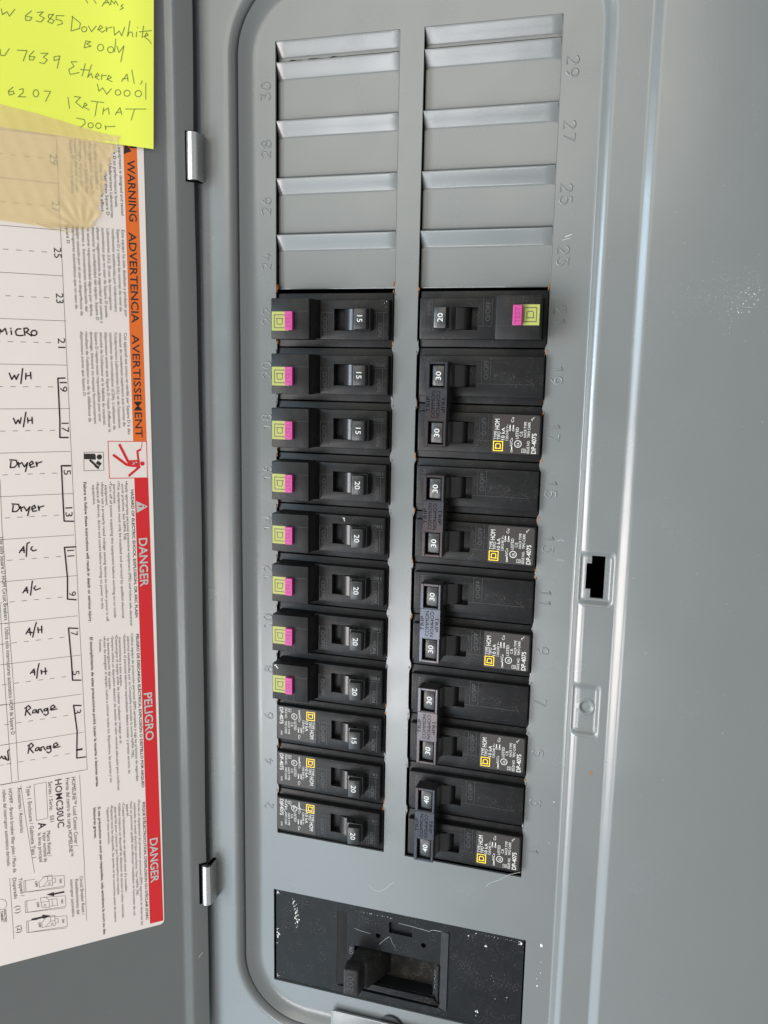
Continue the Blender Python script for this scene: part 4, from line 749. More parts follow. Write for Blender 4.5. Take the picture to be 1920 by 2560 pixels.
# ruled table: solid lines, dashes and circuit numbers
mb = MB()
for ln in RULED_LINES: mb.ribbon(ln, .17, Z1+.02)
DP, DY = 19.77, -79.67
for k in range(-6, 14):
    y = DY - DP*k
    mb.ribbon([(-190, y), (-61.6 - (.5 if k % 2 else 0), y)], .17, Z1+.02)
for k in range(-6, 13):
    y = DY - DP*(k+.5)
    x = -68.5
    while x > -180:
        mb.ribbon([(x, y), (x-2.1, y)], .2, Z1+.02); x -= 5.25
mb.build('circuit_table', M['ink'], LBL)
mb = MB()
for k in range(-2, 13):
    n_ = 25 - 2*k
    y = DY - DP*(k+.5)
    x = -65.5
    wdt = 1.0 if n_ == 1 else 3.2 if n_ == 11 else 4.5 if n_ > 9 else 2.2
    mb.text(str(n_), (x, y + wdt/2 + (1.2 if k > 3 else 0)), (0, -1), (1, 0), 3.3, Z1+.04, width=wdt)
mb.build('circuit_numbers', M['ink'], LBL)
mb = MB()
for s in HANDWRITING: mb.ribbon(s, .58, Z1+.06)
for s in BRACKETS: mb.ribbon(s, .62, Z1+.075)
mb.build('handwriting', M['marker'], LBL)
# low creases pressed in the sheet
mb = MB(); r = random.Random(21)
def crease(pts, w, h):
    for i, (a, b) in enumerate(zip(pts, pts[1:])):
        dx, dy = b[0]-a[0], b[1]-a[1]; l = math.hypot(dx, dy); nx, ny = -dy/l*w/2, dx/l*w/2
        t0, t1 = i/(len(pts)-1), (i+1)/(len(pts)-1)
        s0, s1 = math.sin(PI*t0)+.02, math.sin(PI*t1)+.02
        mb.add([(a[0]-nx*s0, a[1]-ny*s0, Z0+.002), (b[0]-nx*s1, b[1]-ny*s1, Z0+.002), (a[0], a[1], Z0+h*s0), (b[0], b[1], Z0+h*s1), (a[0]+nx*s0, a[1]+ny*s0, Z0+.002), (b[0]+nx*s1, b[1]+ny*s1, Z0+.002)], [(0,1,3,2), (2,3,5,4)])
crease([(-62, -372), (-58.5, -377), (-57, -381), (-54.5, -385), (-51, -390), (-47, -398), (-45.5, -404)], 1.5, .022)
for _ in range(26):
    x, y = r.uniform(-95, -30), r.uniform(-425, -95); a = r.gauss(-PI/2, .35); l = r.uniform(2.5, 7)
    crease([(x, y), (x+l/2*math.cos(a)+r.uniform(-.3, .3), y+l/2*math.sin(a)), (x+l*math.cos(a), y+l*math.sin(a))], .8, .02)
o = mb.build('paper_creases', M['paper'], LBL, smooth=10); o['kind'] = 'stuff'

# ================================================================ sticky note and masking tape
NOTE = thing('sticky_note', 'lime yellow note with handwritten paint colours, taped at the top of the door label', 'note', DLOC, rot=DROT)
mb = MB()
nx, ny = 24, 20
def note_z(u, v):  # v up from the lower edge
    return 0.55 + 2.2*math.exp(-((1-u)/.22)**2)*(0.55+0.45*v) + 0.12*math.sin(u*7+v*3)
vs = []
for j in range(ny+1):
    for i in range(nx+1):
        u, v = i/nx, j/ny
        yb = -39.2 - 1.7*max(0, (u-.15)/.85)**1.0
        xr = -20.9 + 2.2*v
        x = -100 + (xr+100)*u; y = yb + (45-yb)*v
        vs.append((x, y, note_z(u, v)))
mb.add(vs, [(j*(nx+1)+i, j*(nx+1)+i+1, (j+1)*(nx+1)+i+1, (j+1)*(nx+1)+i) for j in range(ny) for i in range(nx)])
mb.add([(x, y, z-.12) for x, y, z in vs], [(j*(nx+1)+i, (j+1)*(nx+1)+i, (j+1)*(nx+1)+i+1, j*(nx+1)+i+1) for j in range(ny) for i in range(nx)])
mb.build('note_paper', M['note'], NOTE)
def nzat(x, y):
    v = (y+40)/85; u = (x+100)/(79+2.2*v); return note_z(u, v)
mb = MB()
for s in NOTE_WRITING:
    q = []
    for a, b in zip(s, s[1:]):
        q += [(a[0]+(b[0]-a[0])*t, a[1]+(b[1]-a[1])*t) for t in (0, .5)]
    q.append(tuple(s[-1]))
    base = len(mb.v)
    mb.ribbon(q, .34, 0)
    for i in range(base, len(mb.v)):
        x, y, z = mb.v[i]; mb.v[i] = (x, y, z + nzat(x, y) + .05)
mb.build('note_writing', M['pencil'], NOTE, smooth=80)

TAPE = TAPE_OUTLINE
mb = MB()
xs_ = [-100 + i*(64.0)/70 for i in range(71)]
def interp(pts, x):
    for a, b in zip(pts, pts[1:]):
        if min(a[0], b[0]) <= x <= max(a[0], b[0]) and a[0] != b[0]:
            return a[1] + (b[1]-a[1])*(x-a[0])/(b[0]-a[0])
    return pts[-1][1]
top = TAPE[:5]; ragged = TAPE[4:18]; bot = TAPE[18:]
lower = sorted(TAPE[17:], key=lambda p: p[0])
rows_ = []
nv = 40
def right_x(y):
    best = -36.3
    for a, b in zip(TAPE[4:20], TAPE[5:21]):
        if min(a[1], b[1]) <= y <= max(a[1], b[1]) and abs(a[1]-b[1]) > 1e-6:
            best = a[0] + (b[0]-a[0])*(y-a[1])/(b[1]-a[1])
    return best
def tape_z(x, y, e):
    base = 0.34 if y < -41 else 0.34 + (nzat(x, y) + .02 - 0.34)*sstep((y+41.5)/2.0)
    wr = 0.10*math.sin(x*.9+y*.35) + 0.10*math.sin(x*.37-y*1.1) + 0.16*math.sin(x*1.7+y*.8+1.5*math.sin(y*.3))*sstep((x+72)/24)
    # puckers fan out towards the torn lower right corner
    t = math.atan2(y+80, x+53); d = math.hypot(y+80, x+53)
    pk = 0.55*math.exp(-(d-7)**2/70)*(0.5+0.5*math.sin(t*17))*sstep(d/3)
    lift = 0.35*math.exp(-(e/1.6)**2)
    return max(base + .03, base + wr*.5 + pk + lift + .06)
NV, NU = 54, 66
vs = []
for j in range(NV+1):
    f = j/NV
    for i in range(NU+1):
        u = i/NU
        yt_at = lambda x: interp(TAPE[:5], x) if x < -36.25 else -37.13
        # rows run parallel to the tape; the right border follows the torn outline
        y_r = -37.13 + (-80.6 + 37.13)*f
        xr = right_x(y_r)
        x = -102 + (xr + 102)*u
        yt = yt_at(min(x, -36.3)); yb = interp(lower, min(x, -51)) if x < -51.5 else -80.6
        yb = yb if x < -51.5 else -80.6
        y = yt + (yb-yt)*f
        y = y*(1-u**8) + y_r*u**8
        x += (.55*math.sin(y*1.3)+.34*math.sin(y*3.1)+.25*math.sin(y*5.9+1)+.15*math.sin(y*13))*u**24
        vs.append((x, y, tape_z(x, y, (xr-x))))
mb.add(vs, [(j*(NU+1)+i, (j+1)*(NU+1)+i, (j+1)*(NU+1)+i+1, j*(NU+1)+i+1) for j in range(NV) for i in range(NU)])
o = mb.build('masking_tape', M['tape'], None, DLOC, 80, rot=DROT)
tag(o, 'torn strip of beige masking tape holding the lime note to the label', 'tape')

# ================================================================ breakers
# Local frame of a breaker: x runs from its outer end (0) to its handle end (59),
# y across it, origin on the outer end. Those in the right hand row are turned half round.
YL = lambda k: -P*k - 14.2
YR = lambda k: -P*k - 13.6
def shoulders(mb, k=0, yc=0.0, seam=0.0):
    mb.box(0.9, 58.6, yc-12.45, yc+12.45, -22, -1.2, 0.35, k)
def handle_mesh(mb, k=0, yc=0.0):
    """rocker barrel and the lever leaning to ON"""
    mb.cyl_y(41.6, -2.6, 6.9, yc-4.75, yc+4.75, 28, 0, PI, k)
def lever_mesh(mb, yc=0.0, k=0):
    b = [(39.6, yc-5.0, 2.0), (50.2, yc-5.0, 2.0), (50.2, yc+5.0, 2.0), (39.6, yc+5.0, 2.0)]
    m1 = [(42.3, yc-4.9, 8.2), (50.3, yc-4.9, 8.2), (50.3, yc+4.9, 8.2), (42.3, yc+4.9, 8.2)]
    t = [(43.7, yc-4.55, 11.9), (49.3, yc-4.55, 11.3), (49.3, yc+4.55, 11.3), (43.7, yc+4.55, 11.9)]
    mb.hull(b, m1, 0.25, k, 1); 
    m2 = [(42.9, yc-4.75, 8.1), (49.9, yc-4.75, 8.1), (49.9, yc+4.75, 8.1), (42.9, yc+4.75, 8.1)]
    mb.hull(m2, t, 0.35, k, 2)
def ribs(mb, zf, x0, yc=0.0, k=0, full=True):
    """fine moulding lines and the boxes round ON and OFF"""
    w, h = .16, .10
    z0, z1 = zf-.05, zf+h
    mb.bar(x0, 31.0, yc+3.2, yc+3.2+w, z0, z1, k)
    mb.bar(50.6, 56.8, yc+3.2, yc+3.2+w, z0, z1, k)
    for x in (24.6, 28.6): mb.bar(x, x+w, yc-8.6, yc+3.1, z0, z1, k)
    for x in (51.8, 55.2): mb.bar(x, x+w, yc-8.6, yc+3.1, z0, z1, k)
    mb.text('O/OFF', (25.6, yc+1.2), (0, -1), (1, 0), 2.2, zf+.05, width=8.6, k=k)
    mb.text('I/ON', (52.7, yc-1.6), (0, -1), (1, 0), 2.0, zf+.05, width=6.0, k=k)
NUM = {}
def numerals(txt):
    if txt not in NUM:
        mb = MB(); mb.text(txt, (46.5, 0), (0, -1), (1, 0), 2.55, 0, width=3.0 if txt == '15' else 3.8, bold=.5, mid=True)
        mb.v = [(x, y, 11.66 - (x-46.5)*0.107) for x, y, z in mb.v]
        o = mb.build('rating_number', M['cream']); NUM[txt] = o.data; bpy.data.objects.remove(o)
    return NUM[txt]
def add_number(handle, txt, yc=0.0):
    o = bpy.data.objects.new('rating_number', numerals(txt)); COL.objects.link(o); o.parent = handle
    o.location = L(0, yc, 0)
    return o

def logo(mb, x0, x1, y0, y1, z, k, w):
    """square outline with a slab D reading along -y"""
    mb.frame(x0, x1, y0, y1, w, z, k)
    cx, cy = (x0+x1)/2, (y0+y1)/2; s = (x1-x0)
    # D: spine towards +y, bowl towards -y, drawn with bars
    a, b = cx - s*.27, cx + s*.27; t, u = cy + s*.27, cy - s*.27
    q = w
    for r_ in ((a-s*.06, b+s*.06, t-q, t), ): mb.poly([(r_[0], r_[2]), (r_[1], r_[2]), (r_[1], r_[3]), (r_[0], r_[3])], z, k)
    c = s*.10
    mb.poly([(a, u+c), (a+q, u+c+q*.2), (a+q, t-q), (a, t-q)], z, k); mb.poly([(b-q, u+c+q*.2), (b, u+c), (b, t-q), (b-q, t-q)], z, k)
    mb.poly([(a+c, u), (b-c, u), (b-c, u+q), (a+c, u+q)], z, k)
    mb.poly([(a, u+c), (a+c, u), (a+c, u+q), (a+q, u+c+q*.2)], z, k); mb.poly([(b-c, u), (b, u+c), (b-q, u+c+q*.2), (b-c, u+q)], z, k)

def rating_decal(parent, yc=0.0, code='62', zf=2.6, mirror=False):
    """dark decal with white print: text runs along -y, first line nearest the handle"""
    mb = MB()
    pts = rrect(1.7, 22.9, yc-8.7, yc+8.8, 1.0, 4)
    mb.hull([(*p, zf+.01) for p in pts], [(*p, zf+.07) for p in pts])
    dec = mb.build('rating_decal', M['decal'], parent)
    z = zf + .10
    mb = MB()
    tx = lambda s, x, y, h, w, b=0: mb.text(s, (x, yc+y), (0, -1), (1, 0), h, z, width=w, bold=b)
    tx('TYPE', 20.6, 2.6, 1.5, 3.9); tx('TIPO', 19.0, 2.6, 1.5, 3.6); tx('HOM', 19.6, -1.9, 2.2, 4.8, .3)
    tx('10 kA', 17.1, 2.7, 1.6, 5.6, .2); tx('120/240 V~', 15.5, 2.8, 1.2, 7.2)
    tx('Al/Cu', 13.4, 5.6, 1.3, 3.9); tx('Cu', 13.2, -5.4, 1.3, 2.2)
    for x, y in ((13.7, 7.9), (14.8, -1.6), (13.3, -1.6)):
        mb.frame(x-.35, x+.4, yc+y-.95, yc+y+.1, .16, z); mb.poly([(x-.2, yc+y-1.0), (x-.2, yc+y-2.6), (x+.25, yc+y-2.6), (x+.25, yc+y-1.0)], z)
    mb.ring(11.0, yc+4.2, 1.35, 1.65, z, 20); tx('UL', 10.4, 5.0, 1.1, 1.6, .8)
    tx('LISTED', 10.9, 1.9, 1.35, 5.1); tx('C.B.', 9.1, .8, 1.35, 2.4)
    mb.frame(7.4, 9.3, yc+6.3, yc+8.0, .14, z); tx(code, 7.9, 7.7, .9, 1.1)
    tx('HACR TYPE', 7.4, 1.2, 1.25, 7.0); tx('TIPO CARR', 5.7, 1.2, 1.25, 6.9)
    tx('ISSUE NO.', 5.8, 8.3, 1.25, 5.8); tx('DP-4075', 2.9, 8.3, 2.1, 9.0, .5)
    if mirror: tx('SWD', 3.4, -4.4, 1.0, 2.4)
    else: mb.ribbon([(5.0, yc-6.3), (5.4, yc-7.0), (4.6, yc-7.3), (4.2, yc-8.0)], .2, z)
    mb.build('white_print', M['white'], dec)
    mb = MB(); logo(mb, 17.7, 22.2, yc+3.2, yc+7.8, z, 0, .36)
    # inner outline stroke of the emblem
    mb.build('emblem', M['yellow'], dec)
    return dec
def plain_pole(root, yc, rating, decal, date, zf=2.6, code='62', mirror=False):
    mb = MB()
    shoulders(mb, 0, yc)
    mb.pocket(1.0, 57.6, yc-9.2, yc+9.2, -2, zf, 31.2, 50.0, yc-5.0, yc+5.0, -8, 0.55)
    ribs(mb, zf, 23.4 if decal else 5.0, yc, 1)
    if date:
        mb.text(date, (55.9, yc+5.4), (-1, 0), (0, -1), 1.5, zf+.03, width=6.0, k=1)
    body = mb.build('body', [M['plastic'], M['rib']], root)
    mb = MB(); mb.cyl_y(41.6, -2.6, 6.9, yc-4.75, yc+4.75, 28, 0, PI)
    lever_mesh(mb, yc)
    h = mb.build('handle', M['gloss'], root)
    if not decal or True:
        hb = MB(); hb.hull([(45.1+.75*math.cos(a*PI/5), yc+4.9, 6.6+.6*math.sin(a*PI/5)) for a in range(10)], [(45.1+.75*math.cos(a*PI/5), yc+5.06, 6.6+.6*math.sin(a*PI/5)) for a in range(10)])
        hb.build('handle_hole_shade', M['void'], h)  # black disc put on the lever as the shade of its hole
    add_number(h, rating, yc)
    if decal: rating_decal(root, yc, code, zf, mirror)
    # settled dust along the upper shoulder, which faces the ceiling
    return body
def single(name, label, x, y, rot, group, rating, kind, date=None, mirror=False, cat='circuit breaker', code='62'):
    root = thing(name, label, cat, T(x, y, 0), group, (0, rot, 0))
    if kind == 'plain':
        plain_pole(root, 0, rating, True, date, code=code, mirror=mirror)
    else:
        zf, zb = 3.4, 11.2
        mb = MB()
        shoulders(mb)
        mb.pocket(20.9, 57.8, -9.2, 9.2, -2, zf, 31.2, 50.0, -5.0, 5.0, -8, 0.5)
        mb.box(2.6, 21.8, -9.35, 9.35, -2, zb, 0.45, only_top=True)
        mb.prism([(21.3, zf-.2), (21.3, zb-1.4), (22.2, zb-3.0), (24.2, zf+.2), (24.2, zf-.2)], -8.9, 8.9)
        ribs(mb, zf, 24.4, 0, 1)
        mb.bar(3.0, 21.4, 3.3, 3.42, zb-.05, zb+.06, 1)
        for a in (10.2, 14.2): mb.bar(a, a+.12, -9.0, -5.4, zb-.05, zb+.05, 1)
        if date: mb.text(date, (56.4, 5.6), (-1, 0), (0, -1), 1.7, zf+.04, width=7.4, k=1)
        mb.build('body', [M['plastic'], M['rib']], root)
        mb = MB(); mb.cyl_y(41.6, -2.0, 6.9, -4.75, 4.75, 28, 0, PI); lever_mesh(mb)
        h = mb.build('handle', M['gloss'], root)
        hb = MB(); hb.hull([(45.1+.75*math.cos(a*PI/5), 4.9, 6.6+.6*math.sin(a*PI/5)) for a in range(10)], [(45.1+.75*math.cos(a*PI/5), 5.06, 6.6+.6*math.sin(a*PI/5)) for a in range(10)])
        hb.build('handle_hole_shade', M['void'], h)  # black disc in place of a shaded hole
        add_number(h, rating)
        mb = MB(); mb.poly([(3.0, -5.5), (11.5, -5.5), (11.5, 3.2), (3.0, 3.2)], zb+.05)
        st = mb.build('lime_sticker', M['lime'], root)
        mb = MB(); logo(mb, 4.1, 9.9, -4.4, 1.9, zb+.08, 0, .42)
        mb.build('emblem', M['olive'], st)
        mb = MB(); mb.box(10.2, 14.2, -5.3, 3.3, zb-1, zb+2.0, 0.25)
        tb = mb.build('test_button', M['pink'], root)
        mb = MB(); mb.poly([(10.45, -5.05), (13.95, -5.05), (13.95, 3.05), (10.45, 3.05)], zb+2.03)
        mb.build('button_face', M['pinklight'], tb)
        mb = MB(); mb.text('TEST', (12.2, -1.0), (0, -1), (1, 0), 2.4, zb+2.06, width=7.0, bold=.6, mid=True)
        mb.build('button_lettering', M['pinkdark'], tb)
    return root

GRP = 'single circuit breakers in the left column'
TESTL = 'single breakers with pink test buttons in the left column'
ORD = ['topmost', 'second', 'third', 'fourth', 'fifth', 'sixth', 'seventh', 'eighth']
afci = [(22, '15', None, 'scuffed black breaker with pink test button and 15 on its handle, topmost in left column'),
        (20, '15', '29062', 'second breaker from the top of the left column, pink test button, 15 on its handle'),
        (18, '15', '3062', 'third breaker from the top of the left column, lowest pink-buttoned one marked 15'),
        (16, '20', '18025', 'fourth breaker from the top of the left column, uppermost pink-buttoned one marked 20'),
        (14, '20', '18025', 'fifth breaker down the left column, pink test button, white chip above its handle'),
        (12, '20', '18025', 'sixth breaker down the left column, pink test button, between the chipped and seventh ones'),
        (10, '20', '18025', 'seventh breaker down the left column, pink test button, last but one of these'),
        (8, '20', '18025', 'lowest breaker with a pink test button, scuffed corner, above the decal breakers')]
for num, rt, date, lab in afci:
    k = (30 - num)//2
    b_ = single('circuit_breaker', lab, 0.0, YL(k), 0, TESTL, rt, 'test', date)
    if num in (14, 8, 22):                               # chips of white paint on these three
        mb = MB(); rr = random.Random(num)
        cxy = {14: [(37.2, 7.6, .55), (37.4, 6.6, .35), (36.6, 8.0, .3)], 8: [(4.2, 8.3, .5), (5.0, 7.8, .6), (5.6, 7.0, .45), (4.6, 8.6, .3)], 22: [(55.6, 7.5, .16), (56.6, 8.2, .22), (56.2, 5.8, .14), (54.5, 8.6, .12)]}[num]
        for x, y, q in cxy:
            zt = 11.2 if x < 20 else 3.4
            mb.add([(x, y, zt+.12)] + [(x+q*math.cos(i*PI/3)*rr.uniform(.5, 1.1), y+q*math.sin(i*PI/3)*rr.uniform(.5, 1.1), zt+.01) for i in range(6)], [(0, 1+i, 1+(i+1) % 6) for i in range(6)])
        o = mb.build('paint_chips', M['scuff'], b_, smooth=80); o['kind'] = 'stuff'
DECL = 'single breakers with white printed decals in the left column'
for num, rt, date, lab in ((6, '15', '18 11', 'plain black breaker with white printed decal and 15 on its handle, left column'),
                           (4, '20', '18 12', 'middle one of the three left column breakers with white printed decals, 20 on handle'),
                           (2, '20', '18 04', 'lowest breaker of the left column, white decal scratched, 20 on its handle')):
    k = (30 - num)//2
    b_ = single('circuit_breaker', lab, 0.0, YL(k), 0, DECL, rt, 'plain', date, True, code='61')
    if num == 2:
        mb = MB()
        for q in ([(2.6, 6.6), (3.6, 5.2), (6.0, 4.4), (7.4, 5.2)], [(8.6, 5.8), (12.4, 4.9), (16.0, 4.4), (21.8, 4.2)], [(5.0, 3.2), (6.4, 1.0)]): mb.ribbon(q, .22, 2.74)
        o = mb.build('decal_scratches', M['scuff'], b_); o['kind'] = 'stuff'
single('circuit_breaker', 'black breaker with pink test button and 20 on its handle, topmost in the right column', 130.2, YR(4), PI, None, '20', 'test', '8035')

def tie(root, ya, yb):
    """glossy bracket clipped over two handles"""
    z0, z1 = 4.6, 12.9
    x0, x1 = 42.1, 51.8
    hx0, hx1 = 43.3, 50.2
    y0, y1 = yb-6.3, ya+6.3
    mb = MB()
    def slab(a, b, c, d, zt=z1): mb.box(a, b, c, d, z0, zt, 0.22, 0, 1)
    slab(x0, hx0, y0, y1); slab(hx1, x1, y0, y1)
    slab(hx0-.1, hx1+.1, ya+5.1, y1); slab(hx0-.1, hx1+.1, y0, yb-5.1)
    slab(hx0-.1, hx1+.1, yb+5.1, ya-5.1)
    mb.box(x0-.15, x1-.2, yb+5.6, ya-5.6, z1-1, z1+.28, .12, 0, 1)
    t = mb.build('handle_tie', M['tie'], root)
    mb = MB()
    yc = (ya+yb)/2
    for s in (1, -1):
        for w, off, ln in (('COMMON', 1.2, 12.4), ('TRIP', 3.5, 7.2)):
            # two words each way up, back to back
            mb.text(w, (47.0 + s*off*1.0, yc), (0, -s), (s, 0), 1.75, z1+.31, width=ln*.98, mid=True)
    mb.build('tie_lettering', M['void'], t)
    mb = MB(); mb.bar(hx0-.05, hx1+.05, ya-5.15, ya+5.15, z0, z0+.2); mb.bar(hx0-.05, hx1+.05, yb-5.15, yb+5.15, z0, z0+.2)
    return t
def double(num_hi, num_lo, rating, label):
    ka, kb = (29-num_hi)//2, (29-num_lo)//2
    root = thing('double_circuit_breaker', label, 'circuit breaker', T(130.2, YR(ka), 0), 'double breakers with tied handles in the right column', (0, PI, 0))
    # local y is reversed by the half turn: the lower pole lies at +P
    plain_pole(root, 0.0, rating, False, None)
    plain_pole(root, P, rating, True, None)
    tie(root, P, 0.0)
    return root
double(19, 17, '30', 'uppermost double breaker, two handles marked 30 under a bluish sheened tie')
double(15, 13, '30', 'second double breaker from the top of the right column, handles marked 30')
double(11, 9, '30', 'middle one of the five double breakers, handles marked 30')
double(7, 5, '30', 'lowest double breaker with handles marked 30, its tie edge catching warm light')
double(3, 1, '40', 'double breaker with handles marked 40, lowest in the right column')

# ================================================================ main breaker
MBK = thing('main_breaker', 'wide black main breaker with 200 on its handle below the breaker columns', 'main breaker', T(66, -443, 0))
MO = T(0, 0, 0) - MBK.location
def mp(mb, name, m, smooth=35, parent=None):
    if parent is None: return mb.build(name, m, MBK, MO, smooth)
    return mb.build(name, m, parent, None, smooth)
mb = MB()
ix0, ix1, iy0, iy1 = 34.2, 94.7, -465.6, -421.2
mb.area([[(-1.0, -470.1), (132.7, -470.1), (132.7, -416.6), (-1.0, -416.6)], [(ix0, iy0), (ix1, iy0), (ix1, iy1), (ix0, iy1)]], -0.9)
o = [(-1.0, -470.1), (132.7, -470.1), (132.7, -416.6), (-1.0, -416.6)]
mb.add([(*p, -0.9) for p in o] + [(*p, -12) for p in o], [(i, i+4, (i+1) % 4 + 4, (i+1) % 4) for i in range(4)])
o = [(ix0, iy0), (ix1, iy0), (ix1, iy1), (ix0, iy1)]
mb.add([(*p, -0.9) for p in o] + [(*p, -3.2) for p in o], [(i, (i+1) % 4, (i+1) % 4 + 4, i+4) for i in range(4)])
M['mainplate'] = mat('aged_black_cover_plate', (0.009, 0.010, 0.011), 0.36, spec=0.12, var=0.35, vscale=45, bump=0.1, bscale=600, dust=0.16, dscale=1400, dlo=0.58, rvar=0.14)
mp(mb, 'faceplate', M['mainplate'])
# moulded escutcheon: floor with the handle window, sloping ledges, screw holes and a notch
mb = MB()
wx0, wx1, wy0, wy1 = 43.8, 87.0, -459.2, -440.0
notch = [(62.7, -428.4), (75.2, -428.4), (75.2, -422.2), (62.7, -422.2)]
def circle(cx, cy, r_, n=18): return [(cx + r_*math.cos(2*PI*i/n), cy + r_*math.sin(2*PI*i/n)) for i in range(n)]
h1, h2 = circle(56.8, -431.6, 1.35), circle(81.4, -431.6, 1.35)
mb.area([[(39.4, -463.6), (90.3, -463.6), (90.3, -421.4), (39.4, -421.4)], [(wx0, wy0), (wx1, wy0), (wx1, wy1), (wx0, wy1)], notch, h1, h2], -1.3)
for loop, z in (([(wx0, wy0), (wx1, wy0), (wx1, wy1), (wx0, wy1)], -16), (notch, -3.4), (h1, -7), (h2, -7)):
    n = len(loop); mb.add([(*p, -1.3) for p in loop] + [(*p, z) for p in loop], [(i, (i+1) % n, (i+1) % n + n, i+n)[::-1] for i in range(n)])
    if z > -10: mb.area([loop], z)
for i in range(3):                                      # stepped ledges under the window
    y = wy0 - 0.3 - i*1.45
    mb.prism([(wx0 - 1.0 - i*.8, -1.4), (wx0 - 1.0 - i*.8, .5 - .35*i), (wx1 + 1.0 + i*1.2, .5 - .35*i), (wx1 + 1.0 + i*1.2, -1.4)], y - 1.2, y, 0.2)
mb.box(88.6, 90.2, -463.4, -441, -1.4, -.6, .2)
esc = mp(mb, 'escutcheon', M['mainplate'], 30)
mb = MB(); mb.prism([(34.3, -3.0), (34.3, -1.0), (39.3, -2.6), (39.3, -3.0)], -465.4, -421.3)
mp(mb, 'left_channel', M['gloss'])
mb = MB(); mb.prism([(90.4, -3.0), (90.4, -1.25), (94.6, -0.2), (94.6, -3.0)], -465.4, -421.3)
mp(mb, 'right_bevel', M['plastic'])
mb = MB(); mb.area([[(wx0-.2, wy0-.2), (wx1+.2, wy0-.2), (wx1+.2, wy1+.2), (wx0-.2, wy1+.2)]], -9)
mp(mb, 'window_backing', M['weave'])
mb = MB()
mb.hull([(46, -457.0, -9), (62, -457.0, -9), (62, -441.4, -9), (46, -441.4, -9)], [(44.4, -455.0, 11), (54.6, -455.0, 10), (54.6, -440.5, 10), (44.4, -440.5, 11)], .5)
mb.hull([(43.8, -455.4, 10), (52.9, -455.4, 10), (52.9, -440.0, 10), (43.8, -440.0, 10)], [(44.4, -454.4, 18), (52.2, -454.4, 17.4), (52.2, -440.0, 17.4), (44.4, -440.0, 18)], .8, 0, 3)
hd = mp(mb, 'handle', M['dusty'])
mb = MB(); mb.text('200', (48.0, -447.6), (0, 1), (-1, 0), 3.6, 17.85, width=9.0, bold=.8, mid=True)
mb.v = [(x, y, 17.85 - (x-48)*.077) for x, y, z in mb.v]
mb.build('handle_lettering', M['rib'], hd)
mb = MB(); mb.text('ON', (41.8, -443.6), (0, 1), (-1, 0), 2.2, -1.24, width=4.2, mid=True)
mb.text('O/OFF', (88.6, -449.5), (0, 1), (-1, 0), 2.2, -1.24, width=11.0, mid=True)
mb.build('moulded_lettering', M['greyprint'], esc)
# chipped white paint on the faceplate
mb = MB(); r = random.Random(8)
def chips(x, y, n_, sx, sy, s0=.1, s1=.35):
    for _ in range(n_):
        cx, cy, s = x + r.gauss(0, sx), y + r.gauss(0, sy), r.uniform(s0, s1)
        cx = min(131.5, max(-.4, cx)); cy = min(-417.4, max(-469.4, cy))
        if ix0-.5 < cx < ix1+.5 and iy0-.5 < cy < iy1+.5: continue
        e = r.uniform(.5, 1.8); a0 = r.random()*3
        mb.add([(cx, cy, -.9+.09)] + [(cx+s*math.cos(a0+i*PI/3)*r.uniform(.6, 1.1), cy+s*e*math.sin(a0+i*PI/3)*r.uniform(.6, 1.1), -.89) for i in range(6)], [(0, 1+i, 1+(i+1) % 6) for i in range(6)])
for i in range(26):
    t = i/25; chips(9.0 + 2.4*math.sin(t*2.4) + (.4 if i % 2 else -.5), -421.0 - 15.5*t, 1, .4, .3, .15, .45)
chips(-.2, -418.2, 8, .7, .8); chips(-.3, -442.5, 14, .5, 1.8, .15, .5); chips(0, -468.6, 8, .6, .6); chips(131.2, -418.5, 12, .8, 1.3, .12, .4)
for i in range(22): chips(47 + i*.8, -419.6 + r.uniform(-.2, .4), 1, .4, .15, .06, .2)
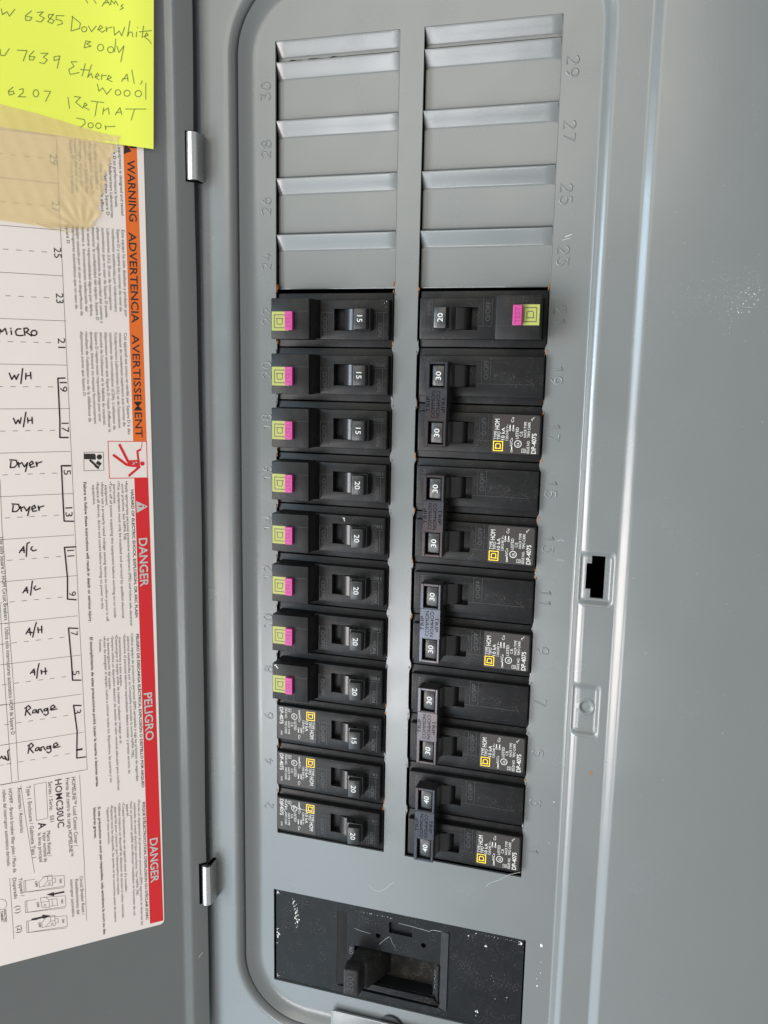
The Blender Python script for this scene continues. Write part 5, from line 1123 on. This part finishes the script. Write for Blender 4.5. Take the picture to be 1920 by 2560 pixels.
for i in range(20): chips(108 + i*1.1, -418.3 + r.uniform(-.2, .3), 1, .3, .12, .06, .2)
chips(104.5, -420.6, 3, .5, .4, .2, .5); chips(114, -424.5, 3, .5, .5, .2, .45); chips(116, -441, 8, 3, 2, .06, .2); chips(124, -452, 5, 3, 2, .06, .22); chips(110, -462, 4, 1, 1, .2, .5)
chips(66, -443, 40, 45, 22, .03, .08)
o = mp(mb, 'paint_chips', M['scuff'], 80); o['kind'] = 'stuff'
mb = MB()
mb.ribbon([(68, -421.9), (76, -422.2), (84, -422.9), (86, -421.7), (93, -421.6)], .16, -1.24)
mb.ribbon([(43.9, -430.2), (48, -430.9), (52.5, -431.2)], .12, -1.24); mb.ribbon([(57.5, -436.4), (60.5, -433), (63, -430.6)], .14, -1.24); mb.ribbon([(63.5, -431), (65, -434.5), (66.5, -436.2)], .10, -1.24)
o = mp(mb, 'hairline_scratches', M['scratch']); o['kind'] = 'stuff'

# retaining tab under the main breaker, and its black screw
tab = thing('retaining_tab', 'small grey steel tab overlapping the cover below the main breaker', 'bracket', T(60, -500, 0))
mb = MB()
pts = rrect(32.4, 96.0, -530, -478.2, 2.0, 6)
mb.hull([(*p, 1.6) for p in pts], [(*p, 3.0) for p in pts], .25, 0, 2)
mb.hull([(*p, 0.02) for p in rrect(36, 92, -520, -490, 2, 3)], [(*p, 1.7) for p in rrect(36, 92, -520, -490, 2, 3)])
mb.build('plate', M['paint'], tab, T(0, 0, 0) - tab.location)
mb = MB()
mb.disc(65.4, -481.6, 6.6, -0.5, 1.3, 28, bev=.4)
o = mb.build('round_screw_head', M['gloss'], None, T(0, 0, 0))
# give the screw its own base point
c0 = T(65.4, -481.6, 0)
for v in o.data.vertices: v.co -= (c0 - T(0, 0, 0))
o.location = c0
tag(o, 'black round screw head half hidden under the grey tab', 'screw')

# dust and chips lying on the breakers
def dust_on(root_label_part, spots, m=None): pass

for o in list(bpy.data.objects):
    if o.type == 'MESH' and not o.data.materials: o.data.materials.append(M['paint'])
